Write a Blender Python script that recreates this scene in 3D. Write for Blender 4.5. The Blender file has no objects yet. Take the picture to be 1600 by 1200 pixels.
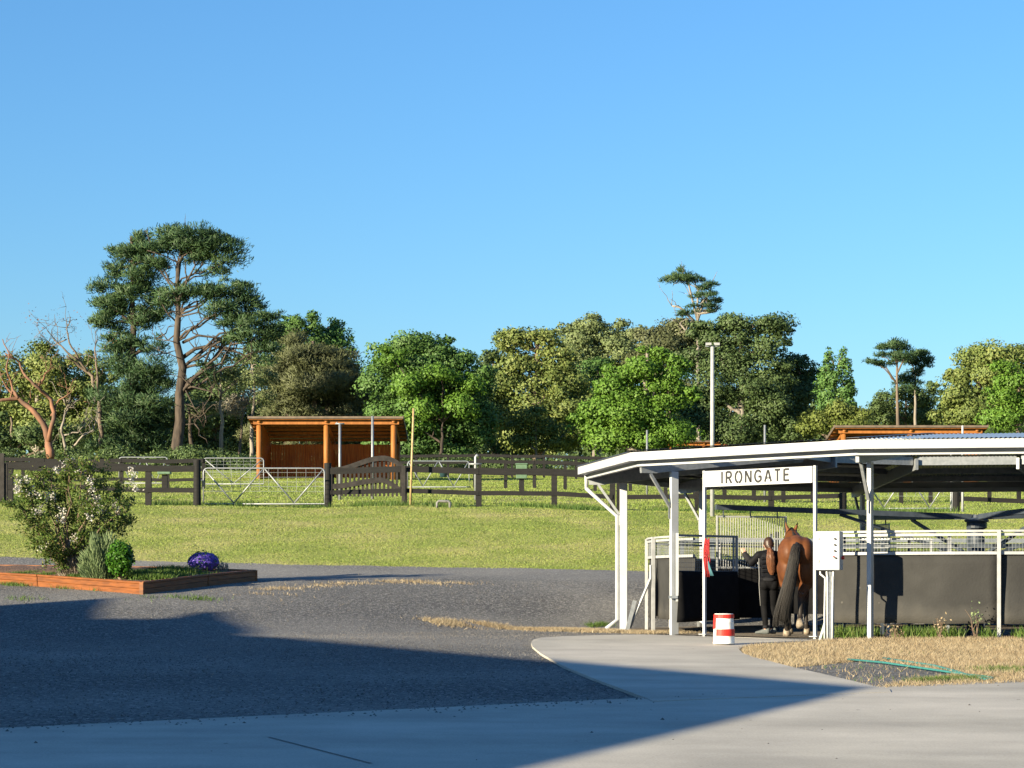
import bpy, bmesh, math, random
import numpy as np
from mathutils import Vector, Matrix
R = math.radians
PI = math.pi
sc = bpy.context.scene
COL = sc.collection
F, YH, EYE = 3360.0, 913.0, 0.93        # focal length in photo pixels, horizon row, eye height above the walker pad

# ------------------------------------------------------------------ camera
cam = bpy.data.cameras.new('camera'); camo = bpy.data.objects.new('camera', cam); COL.objects.link(camo)
camo.location = (0, 0, EYE); camo.rotation_euler = (R(90), 0, 0)
cam.sensor_fit = 'HORIZONTAL'; cam.sensor_width = 36; cam.lens = 36*F/1600; cam.shift_y = (YH-600)/1600
cam.clip_start = 0.5; cam.clip_end = 6000
sc.camera = camo
# ------------------------------------------------------------------ light
SUN_AZ, SUN_EL = R(-140), R(15.0)     # direction towards the sun in plan
S = Vector((math.cos(SUN_AZ)*math.cos(SUN_EL), math.sin(SUN_AZ)*math.cos(SUN_EL), math.sin(SUN_EL)))
sl = bpy.data.lights.new('sun', 'SUN'); so = bpy.data.objects.new('sun', sl); COL.objects.link(so)
sl.energy = 5.0; sl.angle = R(0.5); sl.color = (1.0, 0.86, 0.60)
so.rotation_euler = (-S).to_track_quat('-Z', 'Y').to_euler()
w = bpy.data.worlds.new('World'); sc.world = w; w.use_nodes = True
nt = w.node_tree; nt.nodes.clear()
sky = nt.nodes.new('ShaderNodeTexSky'); sky.sky_type = 'NISHITA'; sky.sun_disc = False
sky.sun_elevation = SUN_EL; sky.sun_rotation = PI/2 - SUN_AZ
sky.altitude = 0; sky.air_density = 1.4; sky.dust_density = 0.0; sky.ozone_density = 8.0
bg = nt.nodes.new('ShaderNodeBackground'); bg.inputs[1].default_value = 0.070
wo = nt.nodes.new('ShaderNodeOutputWorld')
nt.links.new(sky.outputs[0], bg.inputs[0]); nt.links.new(bg.outputs[0], wo.inputs[0])
sc.view_settings.view_transform = 'Standard'; sc.view_settings.look = 'None'
sc.view_settings.exposure = 1.65; sc.view_settings.gamma = 1
sc.cycles.max_bounces = 6; sc.cycles.diffuse_bounces = 3; sc.cycles.glossy_bounces = 3
sc.cycles.transmission_bounces = 3; sc.cycles.transparent_max_bounces = 6

# ------------------------------------------------------------------ materials
MATS = {}
def mat(name, c1, c2=None, scale=8.0, rough=0.7, metal=0.0, bump=0.0, bscale=40.0, stretch=(1, 1, 1), c3=None, detail=5.0, lo=0.35, hi=0.65, spec=0.3, bdist=0.02):
    m = bpy.data.materials.new(name); m.use_nodes = True
    n = m.node_tree; L = n.links; b = n.nodes['Principled BSDF']
    b.inputs['Roughness'].default_value = rough; b.inputs['Metallic'].default_value = metal
    b.inputs['Specular IOR Level'].default_value = spec
    geo = n.nodes.new('ShaderNodeNewGeometry'); mp = n.nodes.new('ShaderNodeMapping'); mp.inputs['Scale'].default_value = stretch
    L.new(geo.outputs['Position'], mp.inputs['Vector'])
    if c2 is None: c2 = tuple(x*0.82 for x in c1)
    no = n.nodes.new('ShaderNodeTexNoise'); no.inputs['Scale'].default_value = scale; no.inputs['Detail'].default_value = detail
    L.new(mp.outputs[0], no.inputs['Vector'])
    cr = n.nodes.new('ShaderNodeValToRGB'); cr.color_ramp.elements[0].position = lo; cr.color_ramp.elements[1].position = hi
    cr.color_ramp.elements[0].color = (*c2, 1); cr.color_ramp.elements[1].color = (*c1, 1)
    if c3:
        e = cr.color_ramp.elements.new((lo+hi)/2); e.color = (*c3, 1)
    L.new(no.outputs['Fac'], cr.inputs[0]); L.new(cr.outputs[0], b.inputs['Base Color'])
    if bump:
        nb = n.nodes.new('ShaderNodeTexNoise'); nb.inputs['Scale'].default_value = bscale; nb.inputs['Detail'].default_value = 4
        L.new(mp.outputs[0], nb.inputs['Vector'])
        bu = n.nodes.new('ShaderNodeBump'); bu.inputs['Strength'].default_value = bump; bu.inputs['Distance'].default_value = bdist
        L.new(nb.outputs['Fac'], bu.inputs['Height']); L.new(bu.outputs[0], b.inputs['Normal'])
    MATS[name] = m
    return m

def leafmat(name, cols, trans=0.3, rough=0.55, nscale=0.25, nmix=0.35, spec=0.25):
    """foliage: a shade per leaf, and a slow drift of hue between sprays"""
    m = bpy.data.materials.new(name); m.use_nodes = True
    n = m.node_tree; L = n.links; b = n.nodes['Principled BSDF']; out = n.nodes['Material Output']
    geo = n.nodes.new('ShaderNodeNewGeometry')
    cr = n.nodes.new('ShaderNodeValToRGB'); els = cr.color_ramp.elements
    while len(els) < len(cols): els.new(0.5)
    for i, c in enumerate(cols):
        els[i].position = i/(len(cols)-1); els[i].color = (*c, 1)
    no = n.nodes.new('ShaderNodeTexNoise'); no.inputs['Scale'].default_value = nscale; no.inputs['Detail'].default_value = 3
    L.new(geo.outputs['Position'], no.inputs['Vector'])
    mx = n.nodes.new('ShaderNodeMix'); mx.data_type = 'FLOAT'; mx.inputs[0].default_value = nmix
    mr = n.nodes.new('ShaderNodeMapRange'); mr.inputs[1].default_value = 0.3; mr.inputs[2].default_value = 0.7
    L.new(no.outputs['Fac'], mr.inputs[0])
    L.new(geo.outputs['Random Per Island'], mx.inputs[2]); L.new(mr.outputs[0], mx.inputs[3])
    L.new(mx.outputs[0], cr.inputs[0])
    L.new(cr.outputs[0], b.inputs['Base Color']); b.inputs['Roughness'].default_value = rough
    b.inputs['Specular IOR Level'].default_value = spec
    tr = n.nodes.new('ShaderNodeBsdfTranslucent'); L.new(cr.outputs[0], tr.inputs[0])
    ms = n.nodes.new('ShaderNodeMixShader'); ms.inputs[0].default_value = trans
    L.new(b.outputs[0], ms.inputs[1]); L.new(tr.outputs[0], ms.inputs[2]); L.new(ms.outputs[0], out.inputs[0])
    MATS[name] = m
    return m

# ------------------------------------------------------------------ objects
ORG = {}
def tag(o, label=None, cat=None, group=None, kind=None):
    if label: o['label'] = label
    if cat: o['category'] = cat
    if group: o['group'] = group
    if kind: o['kind'] = kind
    return o
def thing(name, label, cat, loc=(0, 0, 0), group=None):
    o = bpy.data.objects.new(name, None); COL.objects.link(o); o.location = loc; o.empty_display_size = 0.2
    ORG[o.name] = Vector(loc)
    return tag(o, label, cat, group)

class MB:
    def __init__(s): s.v = []; s.f = []; s.sm = False
    def add(s, vs, fs):
        k = len(s.v); s.v += [tuple(x) for x in vs]; s.f += [tuple(i+k for i in f) for f in fs]; return s
    def box(s, c, d, rz=0.0):
        cx, cy, cz = c; dx, dy, dz = (q/2 for q in d); ca, sa = math.cos(rz), math.sin(rz)
        vs = []
        for z in (-dz, dz):
            for x, y in ((-dx, -dy), (dx, -dy), (dx, dy), (-dx, dy)):
                vs.append((cx+x*ca-y*sa, cy+x*sa+y*ca, cz+z))
        return s.add(vs, [(0, 3, 2, 1), (4, 5, 6, 7), (0, 1, 5, 4), (1, 2, 6, 5), (2, 3, 7, 6), (3, 0, 4, 7)])
    def bar(s, a, b, w_, h, up=(0, 0, 1), w2=None, h2=None):
        """a beam of section w_ x h from a to b (h measured along up)"""
        a = Vector(a); b = Vector(b); d = (b-a).normalized(); u = Vector(up)
        if abs(d.dot(u)) > 0.98: u = Vector((0, 1, 0))
        x = d.cross(u).normalized(); u = x.cross(d).normalized()
        w2 = w_ if w2 is None else w2; h2 = h if h2 is None else h2
        vs = []
        for p, ww, hh in ((a, w_, h), (b, w2, h2)):
            for i, j in ((-1, -1), (1, -1), (1, 1), (-1, 1)): vs.append(p+x*(i*ww/2)+u*(j*hh/2))
        return s.add(vs, [(0, 3, 2, 1), (4, 5, 6, 7), (0, 1, 5, 4), (1, 2, 6, 5), (2, 3, 7, 6), (3, 0, 4, 7)])
    def tube(s, pts, rad, n=8, cap=True):
        pts = [Vector(p) for p in pts]; k = len(pts)
        rs = rad if isinstance(rad, (list, tuple)) else [rad]*k
        vs = []; fs = []; prev = None
        for i, p in enumerate(pts):
            d = (pts[min(i+1, k-1)]-pts[max(i-1, 0)])
            if d.length < 1e-9: d = Vector((0, 0, 1))
            d.normalize()
            if prev is None:
                u = Vector((0, 0, 1)) if abs(d.z) < 0.9 else Vector((1, 0, 0))
                x = d.cross(u).normalized()
            else:
                x = (prev-d*prev.dot(d)).normalized()
            prev = x; y = d.cross(x)
            for j in range(n):
                a = 2*PI*j/n; vs.append(p+(x*math.cos(a)+y*math.sin(a))*rs[i])
        for i in range(k-1):
            for j in range(n): fs.append((i*n+j, i*n+(j+1) % n, (i+1)*n+(j+1) % n, (i+1)*n+j))
        if cap: fs.append(tuple(range(n))[::-1]); fs.append(tuple((k-1)*n+j for j in range(n)))
        return s.add(vs, fs)
    def lathe(s, c, prof, n=20, sx=1.0, sy=1.0):
        """prof: (radius, z) from bottom to top"""
        vs = []; fs = []
        for r, z in prof:
            for j in range(n):
                a = 2*PI*j/n; vs.append((c[0]+r*sx*math.cos(a), c[1]+r*sy*math.sin(a), c[2]+z))
        for i in range(len(prof)-1):
            for j in range(n): fs.append((i*n+j, i*n+(j+1) % n, (i+1)*n+(j+1) % n, (i+1)*n+j))
        fs.append(tuple(range(n))[::-1]); fs.append(tuple((len(prof)-1)*n+j for j in range(n)))
        return s.add(vs, fs)
    def ell(s, c, r, n=14, m=8, rot=None):
        vs = []; fs = []; rot = rot or Matrix.Identity(3); c = Vector(c)
        for i in range(m+1):
            t = PI*i/m
            for j in range(n):
                a = 2*PI*j/n
                vs.append(c+rot @ Vector((r[0]*math.sin(t)*math.cos(a), r[1]*math.sin(t)*math.sin(a), -r[2]*math.cos(t))))
        for i in range(m):
            for j in range(n): fs.append((i*n+j, i*n+(j+1) % n, (i+1)*n+(j+1) % n, (i+1)*n+j))
        return s.add(vs, fs)
    def caps(s, a, b, ra, rb, n=12):
        """rounded cone"""
        a = Vector(a); b = Vector(b); d = (b-a); L = d.length or 1e-6; d = d/L
        pts = []; rs = []
        for t in (-1, -.86, -.5, 0): pts.append(a+d*ra*t*0.98); rs.append(max(ra*math.sqrt(max(0, 1-t*t)), ra*0.06))
        for t in (0, .5, .86, 1): pts.append(b+d*rb*t*0.98); rs.append(max(rb*math.sqrt(max(0, 1-t*t)), rb*0.06))
        return s.tube(pts, rs, n)
    def prism(s, poly, z0, z1):
        n = len(poly)
        if sum(poly[i][0]*poly[(i+1) % n][1]-poly[(i+1) % n][0]*poly[i][1] for i in range(n)) < 0: poly = poly[::-1]
        z0 = z0 if callable(z0) else (lambda x, y, q=z0: q); z1 = z1 if callable(z1) else (lambda x, y, q=z1: q)
        vs = [(x, y, z0(x, y)) for x, y in poly]+[(x, y, z1(x, y)) for x, y in poly]
        fs = [tuple(range(n))[::-1], tuple(range(n, 2*n))]+[(i, (i+1) % n, n+(i+1) % n, n+i) for i in range(n)]
        return s.add(vs, fs)
    def smooth(s): s.sm = True; return s
    def build(s, name, m, parent=None, bevel=0.0, label=None):
        o0 = ORG[parent.name] if parent else Vector((0, 0, 0))
        me = bpy.data.meshes.new(name)
        me.from_pydata([(v[0]-o0[0], v[1]-o0[1], v[2]-o0[2]) for v in s.v], [], s.f)
        me.update()
        if s.sm: me.polygons.foreach_set('use_smooth', [True]*len(me.polygons))
        me.materials.append(MATS[m] if isinstance(m, str) else m)
        o = bpy.data.objects.new(name, me); COL.objects.link(o)
        ORG[o.name] = o0.copy()
        if parent: o.parent = parent
        if bevel:
            b = o.modifiers.new('bevel', 'BEVEL'); b.width = bevel; b.segments = 1; b.limit_method = 'ANGLE'; b.angle_limit = R(50)
        if label: o['label'] = label
        return o

def npmesh(name, V, faces_per, m, parent=None, smooth=False, normals=None):
    """V: (n*faces_per, 3) array: loose polygons of faces_per corners"""
    o0 = np.array(ORG[parent.name]) if parent else np.zeros(3)
    V = np.asarray(V, dtype=np.float32)-o0.astype(np.float32); nv = len(V); nf = nv//faces_per
    me = bpy.data.meshes.new(name)
    me.vertices.add(nv); me.vertices.foreach_set('co', V.ravel())
    me.loops.add(nv); me.loops.foreach_set('vertex_index', np.arange(nv, dtype=np.int32))
    me.polygons.add(nf); me.polygons.foreach_set('loop_start', np.arange(0, nv, faces_per, dtype=np.int32))
    try: me.polygons.foreach_set('loop_total', np.full(nf, faces_per, dtype=np.int32))
    except Exception: pass
    me.update(calc_edges=True)
    if smooth: me.polygons.foreach_set('use_smooth', [True]*nf)
    if normals is not None:
        me.polygons.foreach_set('use_smooth', [True]*nf)
        me.normals_split_custom_set_from_vertices(np.repeat(normals, faces_per, axis=0).astype(np.float32))
    me.materials.append(MATS[m] if isinstance(m, str) else m)
    o = bpy.data.objects.new(name, me); COL.objects.link(o); ORG[o.name] = Vector(o0)
    if parent: o.parent = parent
    return o

def remeshed(mb, name, m, parent, voxel, smooth=6, extra=()):
    """joins overlapping solids into one continuous skin"""
    o = mb.build(name+'_tmp', m if not isinstance(m, (list, tuple)) else m[0], parent)
    r = o.modifiers.new('r', 'REMESH'); r.mode = 'VOXEL'; r.voxel_size = voxel; r.use_smooth_shade = True
    if smooth:
        sm = o.modifiers.new('s', 'SMOOTH'); sm.factor = 0.5; sm.iterations = smooth
    dg = bpy.context.evaluated_depsgraph_get(); dg.update()
    me = bpy.data.meshes.new_from_object(o.evaluated_get(dg)); me.name = name
    o2 = bpy.data.objects.new(name, me); COL.objects.link(o2); o2.parent = parent
    ORG[o2.name] = ORG[o.name].copy()
    old = o.data; bpy.data.objects.remove(o); bpy.data.meshes.remove(old)
    me.polygons.foreach_set('use_smooth', [True]*len(me.polygons))
    return o2

# ------------------------------------------------------------------ terrain
CX, CY = 9.14, 42.3                                  # centre of the horse walker
_py = np.array([-200, -40, 0, 36, 40, 44, 48, 52, 55, 57, 62, 69, 72, 80, 116, 160, 250, 400, 3000], float)
_pz = np.array([-2.5, -1.41, -.67, 0, .31, .71, .96, 1.12, 1.37, 1.66, 2.42, 3.33, 3.45, 3.95, 6.45, 9.3, 14.5, 19, 20], float)
_fy = np.linspace(-200, 3000, 64001); _fz = np.interp(_fy, _py, _pz)
_k = np.ones(31)/31.0                                # 1.5 m running mean takes the kinks out
_fz = np.convolve(np.pad(_fz, 15, mode='edge'), _k, mode='valid')
def T(X, Y):
    X = np.asarray(X, float); Y = np.asarray(Y, float)
    u = np.clip((X+7.5)/10.0, 0, 1); ys = 36+8.4*u*u*(3-2*u)          # the rise starts later towards the walker
    Yp = np.where(Y <= 36, Y, np.where(Y < ys, 36.0, np.where(Y < 51, 36+(Y-ys)*15/(51-ys), Y)))
    z = np.interp(Yp, _fy, _fz)
    far = np.clip((Y-60)/10, 0, 1)
    z = z-far*0.012*np.clip(X, -40, 40)
    z = z+far*0.05*np.sin(X*0.45+Y*0.21)+far*0.03*np.sin(X*1.3-Y*0.7)
    d = np.hypot(X-CX, Y-CY); wgt = np.clip((d-6.6)/1.6, 0, 1); wgt = wgt*wgt*(3-2*wgt)
    z = np.where(Y > 34, z*wgt+0.0*(1-wgt), z)
    return z
def t(x, y): return float(T(x, y))
def at(px, py, Y):                                   # a point of the picture at distance Y
    return Vector(((px-800)/F*Y, Y, EYE+(YH-py)/F*Y))
def X_(px, Y): return (px-800)/F*Y
def Z_(py, Y): return EYE+(YH-py)/F*Y
def gr(px, Y, dz=0.0):
    x = X_(px, Y); return Vector((x, Y, t(x, Y)+dz))
def G(px, py):                                       # where the sight line meets the ground in front
    Y = np.linspace(8, 140, 13201)
    X = (px-800)/F*Y; z = EYE+(YH-py)/F*Y
    k = np.argmax(T(X, Y) >= z)
    return Vector((X[k], Y[k], t(X[k], Y[k])))
random.seed(7); RNG = np.random.default_rng(7)
# ------------------------------------------------------------------ the materials of the place
mat('white_paint', (.385, .40, .425), (.33, .345, .365), scale=3, rough=.45)
mat('gate_white', (.32, .33, .345), (.26, .27, .285), scale=9, rough=.5)
mat('galvanised', (.25, .265, .285), (.19, .205, .22), scale=14, rough=.45, metal=.35)
mat('galv_dull', (.20, .22, .25), (.15, .17, .195), scale=10, rough=.5, metal=.3)
mat('blue_steel', (.045, .058, .078), (.032, .042, .058), scale=8, rough=.5)
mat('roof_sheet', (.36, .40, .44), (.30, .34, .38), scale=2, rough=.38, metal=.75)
mat('rubber', (.037, .037, .037), (.019, .019, .0195), scale=2.2, rough=.85, bump=.25, bscale=25, c3=(.027, .027, .027), lo=.2, hi=.8)
mat('black_rubber', (.008, .008, .009), (.005, .005, .006), scale=6, rough=.85, spec=.1)
mat('letter_black', (.02, .02, .022), rough=.5)
mat('fence_black', (.013, .0122, .0125), (.006, .006, .0065), scale=7, rough=.8, bump=.3, bscale=60, stretch=(.4, .4, 2), lo=.3, hi=.75)
mat('fence_weather', (.036, .032, .031), (.014, .013, .013), scale=6, rough=.85, bump=.3, bscale=60, lo=.3, hi=.75)
mat('shed_pine', (.30, .115, .026), (.21, .075, .016), scale=5, rough=.65, bump=.2, bscale=30, stretch=(1.5, 1.5, .25))
mat('shed_board', (.50, .17, .038), (.30, .092, .022), scale=4, rough=.7, stretch=(5, 5, .3), bump=.15, bscale=20)
mat('shed_roof', (.16, .12, .09), (.10, .08, .065), scale=3, rough=.6, metal=.2)
mat('planter_wood', (.185, .058, .0115), (.105, .033, .0075), scale=5, rough=.6, stretch=(.6, .6, 4), bump=.2, bscale=20)
mat('mulch', (.17, .10, .065), (.07, .045, .032), scale=9, rough=.95, bump=.9, bscale=22, lo=.3, hi=.7, bdist=.05)
mat('bark_dark', (.085, .065, .05), (.035, .028, .024), scale=3, rough=.9, bump=.7, bscale=6, stretch=(1, 1, .25), bdist=.08)
mat('bark_pale', (.27, .24, .205), (.14, .12, .10), scale=2, rough=.85, bump=.4, bscale=8, stretch=(1, 1, .3))
mat('bark_orange', (.22, .105, .06), (.12, .07, .05), scale=1.6, rough=.8, bump=.3, bscale=8, stretch=(1, 1, .4))
mat('bark_mid', (.17, .13, .10), (.09, .07, .055), scale=2, rough=.9, bump=.5, bscale=8, stretch=(1, 1, .3))
mat('twig', (.20, .14, .10), (.11, .08, .06), scale=6, rough=.9)
mat('red', (.50, .030, .022), (.42, .024, .018), scale=10, rough=.5)
mat('rope_red', (.32, .022, .024), (.15, .010, .012), scale=60, rough=.8)
mat('rope_teal', (.05, .14, .17), rough=.8)
mat('hose_teal', (.035, .17, .165), (.025, .12, .12), scale=20, rough=.6)
mat('green_plastic', (.10, .17, .11), (.075, .13, .085), scale=9, rough=.6)
mat('blue_plastic', (.02, .05, .06), rough=.5)
mat('black_pipe', (.02, .02, .02), (.14, .14, .14), scale=9, rough=.5, lo=.55, hi=.62)
mat('bamboo', (.42, .31, .16), (.28, .20, .10), scale=9, rough=.6)
mat('conduit_grey', (.55, .56, .57), rough=.5)
mat('barrel_white', (.78, .77, .74), (.62, .58, .53), scale=6, rough=.5, lo=.3, hi=.5)
mat('skin', (.55, .31, .22), (.50, .27, .19), scale=20, rough=.5)
mat('jacket', (.0048, .0052, .008), (.003, .003, .0045), scale=14, rough=.7, spec=.12, bump=.35, bscale=14)
mat('grey_cloth', (.018, .018, .021), rough=.85, spec=.1)
mat('leggings', (.004, .004, .005), (.006, .006, .007), scale=30, rough=.8, spec=.1)
mat('trim', (.30, .30, .30), rough=.6)
mat('shoe', (.095, .105, .105), (.07, .078, .078), scale=30, rough=.7)
mat('head_hair', (.050, .022, .012), (.022, .011, .007), scale=60, rough=.45, spec=.4)
leafmat('hair', [(.055, .021, .011), (.13, .050, .022), (.26, .11, .050)], trans=0, rough=.42, nscale=3, nmix=.25, spec=.4)
leafmat('tail_hair', [(.008, .007, .007), (.018, .016, .015), (.042, .037, .034)], trans=0, rough=.5, nscale=2, nmix=.25, spec=.3)
mat('mane', (.02, .016, .014), rough=.6)
mat('hoof', (.30, .25, .19), (.16, .13, .10), scale=20, rough=.6)
mat('dirt', (.18, .14, .10), (.09, .07, .05), scale=3, rough=.95, bump=.5, bscale=18)
mat('barn_wall', (.35, .33, .30), rough=.8)
# horse coat: bay, black legs
m = mat('horse_coat', (.122, .044, .0150), (.068, .023, .0085), scale=4, rough=.55, spec=.22)
n = m.node_tree; b = n.nodes['Principled BSDF']; src = b.inputs['Base Color'].links[0].from_socket
geo = n.nodes.new('ShaderNodeNewGeometry'); sx = n.nodes.new('ShaderNodeSeparateXYZ'); n.links.new(geo.outputs['Position'], sx.inputs[0])
mr = n.nodes.new('ShaderNodeMapRange'); mr.inputs[1].default_value = .58; mr.inputs[2].default_value = .86
n.links.new(sx.outputs['Z'], mr.inputs[0])
mx = n.nodes.new('ShaderNodeMixRGB'); mx.inputs[1].default_value = (.022, .018, .016, 1)
n.links.new(mr.outputs[0], mx.inputs[0]); n.links.new(src, mx.inputs[2]); n.links.new(mx.outputs[0], b.inputs['Base Color'])

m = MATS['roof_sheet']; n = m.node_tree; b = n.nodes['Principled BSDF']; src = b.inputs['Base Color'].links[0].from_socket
geo = n.nodes.new('ShaderNodeNewGeometry'); mx = n.nodes.new('ShaderNodeMixRGB'); mx.inputs[2].default_value = (.045, .045, .048, 1)   # underside colour darkened to paint in the shade below the roof
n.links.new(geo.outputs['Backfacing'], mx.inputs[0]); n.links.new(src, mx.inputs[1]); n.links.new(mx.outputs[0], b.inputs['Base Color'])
m = MATS['rubber']; n = m.node_tree; b = n.nodes['Principled BSDF']; src = b.inputs['Base Color'].links[0].from_socket
geo = n.nodes.new('ShaderNodeNewGeometry'); vo = n.nodes.new('ShaderNodeTexVoronoi'); vo.inputs['Scale'].default_value = 3.2; n.links.new(geo.outputs['Position'], vo.inputs['Vector'])
mr = n.nodes.new('ShaderNodeMapRange'); mr.inputs[1].default_value = .075; mr.inputs[2].default_value = .045; n.links.new(vo.outputs['Distance'], mr.inputs[0])
no = n.nodes.new('ShaderNodeTexNoise'); no.inputs['Scale'].default_value = 1.1; n.links.new(geo.outputs['Position'], no.inputs['Vector'])
m2 = n.nodes.new('ShaderNodeMapRange'); m2.inputs[1].default_value = .45; m2.inputs[2].default_value = .6; n.links.new(no.outputs['Fac'], m2.inputs[0])
mu = n.nodes.new('ShaderNodeMath'); mu.operation = 'MULTIPLY'; n.links.new(mr.outputs[0], mu.inputs[0]); n.links.new(m2.outputs[0], mu.inputs[1])
mx = n.nodes.new('ShaderNodeMixRGB'); mx.inputs[2].default_value = (.12, .115, .105, 1); n.links.new(mu.outputs[0], mx.inputs[0]); n.links.new(src, mx.inputs[1]); n.links.new(mx.outputs[0], b.inputs['Base Color'])
src = b.inputs['Base Color'].links[0].from_socket; sx = n.nodes.new('ShaderNodeSeparateXYZ'); n.links.new(geo.outputs['Position'], sx.inputs[0])
no = n.nodes.new('ShaderNodeTexNoise'); no.inputs['Scale'].default_value = 2.3; no.inputs['Detail'].default_value = 7; n.links.new(geo.outputs['Position'], no.inputs['Vector'])
ad = n.nodes.new('ShaderNodeMath'); ad.operation = 'MULTIPLY_ADD'; ad.inputs[1].default_value = -.9; n.links.new(no.outputs['Fac'], ad.inputs[0]); n.links.new(sx.outputs['Z'], ad.inputs[2])
m3 = n.nodes.new('ShaderNodeMapRange'); m3.inputs[1].default_value = .22; m3.inputs[2].default_value = -.18; m3.inputs[4].default_value = .75; n.links.new(ad.outputs[0], m3.inputs[0])
mx = n.nodes.new('ShaderNodeMixRGB'); mx.inputs[2].default_value = (.062, .059, .054, 1); n.links.new(m3.outputs[0], mx.inputs[0]); n.links.new(src, mx.inputs[1]); n.links.new(mx.outputs[0], b.inputs['Base Color'])
leafmat('leaf_pine', [(0.018, 0.044, 0.023), (0.042, 0.087, 0.033), (0.082, 0.123, 0.043)], trans=.15)
leafmat('leaf_gum', [(0.079, 0.115, 0.033), (0.142, 0.189, 0.052), (0.228, 0.246, 0.074)], trans=.25)
leafmat('leaf_gum_grey', [(0.087, 0.119, 0.052), (0.148, 0.191, 0.077), (0.209, 0.244, 0.104)], trans=.25)
leafmat('leaf_gum_dark', [(0.038, 0.067, 0.025), (0.070, 0.110, 0.039), (0.108, 0.155, 0.051)], trans=.2)
leafmat('leaf_bright', [(0.052, 0.122, 0.017), (0.098, 0.194, 0.026), (0.150, 0.257, 0.040)], trans=.3)
leafmat('leaf_deep', [(0.037, 0.083, 0.022), (0.072, 0.144, 0.034), (0.113, 0.203, 0.049)], trans=.25)
leafmat('leaf_brown', [(0.063, 0.073, 0.038), (0.099, 0.114, 0.051), (0.139, 0.153, 0.072)], trans=.2)
leafmat('leaf_yellow', [(0.085, 0.115, 0.023), (0.131, 0.168, 0.038), (0.178, 0.210, 0.057)], trans=.3)
leafmat('leaf_greygreen', [(0.132, 0.121, 0.094), (0.187, 0.176, 0.132), (0.231, 0.220, 0.176)], trans=.2)
leafmat('leaf_conifer', [(0.043, 0.105, 0.027), (0.084, 0.173, 0.043), (0.138, 0.230, 0.061)], trans=.2)
leafmat('leaf_red', [(.12, .045, .035), (.16, .075, .05), (.14, .10, .06)], trans=.2)
leafmat('leaf_myrtle', [(0.034, 0.069, 0.013), (0.069, 0.121, 0.022), (0.115, 0.161, 0.033), (0.196, 0.144, 0.050)], trans=.3)
leafmat('petal_white', [(.42, .37, .31), (.52, .50, .46), (.58, .57, .55)], trans=.3)
leafmat('leaf_lavender', [(0.196, 0.161, 0.126), (0.280, 0.238, 0.196), (0.350, 0.308, 0.252)], trans=.2)
leafmat('leaf_rosemary', [(0.096, 0.143, 0.068), (0.152, 0.210, 0.098), (0.224, 0.270, 0.135)], trans=.2)
leafmat('leaf_glossy', [(.022, .075, .008), (.05, .14, .014), (.09, .20, .022)], trans=.25, rough=.35)
leafmat('petal_purple', [(0.090, 0.053, 0.308), (0.150, 0.090, 0.476), (0.240, 0.165, 0.630)], trans=.25)
leafmat('blade_green', [(0.107, 0.169, 0.031), (0.181, 0.248, 0.052), (0.267, 0.303, 0.083), (0.341, 0.326, 0.131)], trans=.3, nscale=.35, nmix=.5)
leafmat('blade_far', [(0.128, 0.191, 0.035), (0.209, 0.275, 0.059), (0.290, 0.322, 0.089)], trans=.3, nscale=.2, nmix=.5)
leafmat('blade_weed', [(.04, .085, .014), (.075, .14, .024), (.15, .17, .05)], trans=.3)
leafmat('blade_dry', [(0.213, 0.153, 0.088), (0.320, 0.255, 0.163), (0.427, 0.369, 0.260)], trans=.25, nscale=1.2, nmix=.35)

def groundmat(name, cols, s1, s2, bump, bscale, rough=.95, speck=None, bdist=.03, patch=None):
    m = mat(name, cols[0], cols[1], scale=s1, rough=rough, bump=bump, bscale=bscale, detail=8, lo=.35, hi=.65, spec=.15, bdist=bdist)
    n = m.node_tree; L = n.links; b = n.nodes['Principled BSDF']; src = b.inputs['Base Color'].links[0].from_socket
    geo = n.nodes.new('ShaderNodeNewGeometry')
    if len(cols) > 2:
        no = n.nodes.new('ShaderNodeTexNoise'); no.inputs['Scale'].default_value = s2; no.inputs['Detail'].default_value = 6
        L.new(geo.outputs['Position'], no.inputs['Vector'])
        mr = n.nodes.new('ShaderNodeMapRange'); mr.inputs[1].default_value = .42; mr.inputs[2].default_value = .66
        L.new(no.outputs['Fac'], mr.inputs[0])
        mx = n.nodes.new('ShaderNodeMixRGB'); mx.inputs[2].default_value = (*cols[2], 1)
        L.new(mr.outputs[0], mx.inputs[0]); L.new(src, mx.inputs[1]); L.new(mx.outputs[0], b.inputs['Base Color']); src = mx.outputs[0]
    if speck:
        vo = n.nodes.new('ShaderNodeTexVoronoi'); vo.inputs['Scale'].default_value = speck[0]; L.new(geo.outputs['Position'], vo.inputs['Vector'])
        mr = n.nodes.new('ShaderNodeMapRange'); mr.inputs[1].default_value = speck[2]; mr.inputs[2].default_value = 1.0
        sep = n.nodes.new('ShaderNodeSeparateColor'); L.new(vo.outputs['Color'], sep.inputs[0]); L.new(sep.outputs[0], mr.inputs[0])
        mx = n.nodes.new('ShaderNodeMixRGB'); mx.inputs[2].default_value = (*speck[1], 1)
        L.new(mr.outputs[0], mx.inputs[0]); L.new(src, mx.inputs[1]); L.new(mx.outputs[0], b.inputs['Base Color'])
    return m
groundmat('grass_ground', [(.24, .27, .065), (.18, .21, .05), (.31, .29, .11)], 1.5, .35, .8, 9, bdist=.06)
groundmat('gravel', [(.116, .116, .117), (.062, .063, .065), (.170, .166, .160)], 11, .18, 1.0, 38, speck=(34, (.30, .29, .275), .70), bdist=.022)
groundmat('concrete', [(.41, .385, .335), (.355, .335, .295), (.45, .42, .37)], .9, .25, .15, 60, rough=.85, bdist=.01)
groundmat('sand_track', [(.17, .14, .105), (.11, .09, .07), (.2, .17, .13)], 4, .5, .6, 18)
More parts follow.
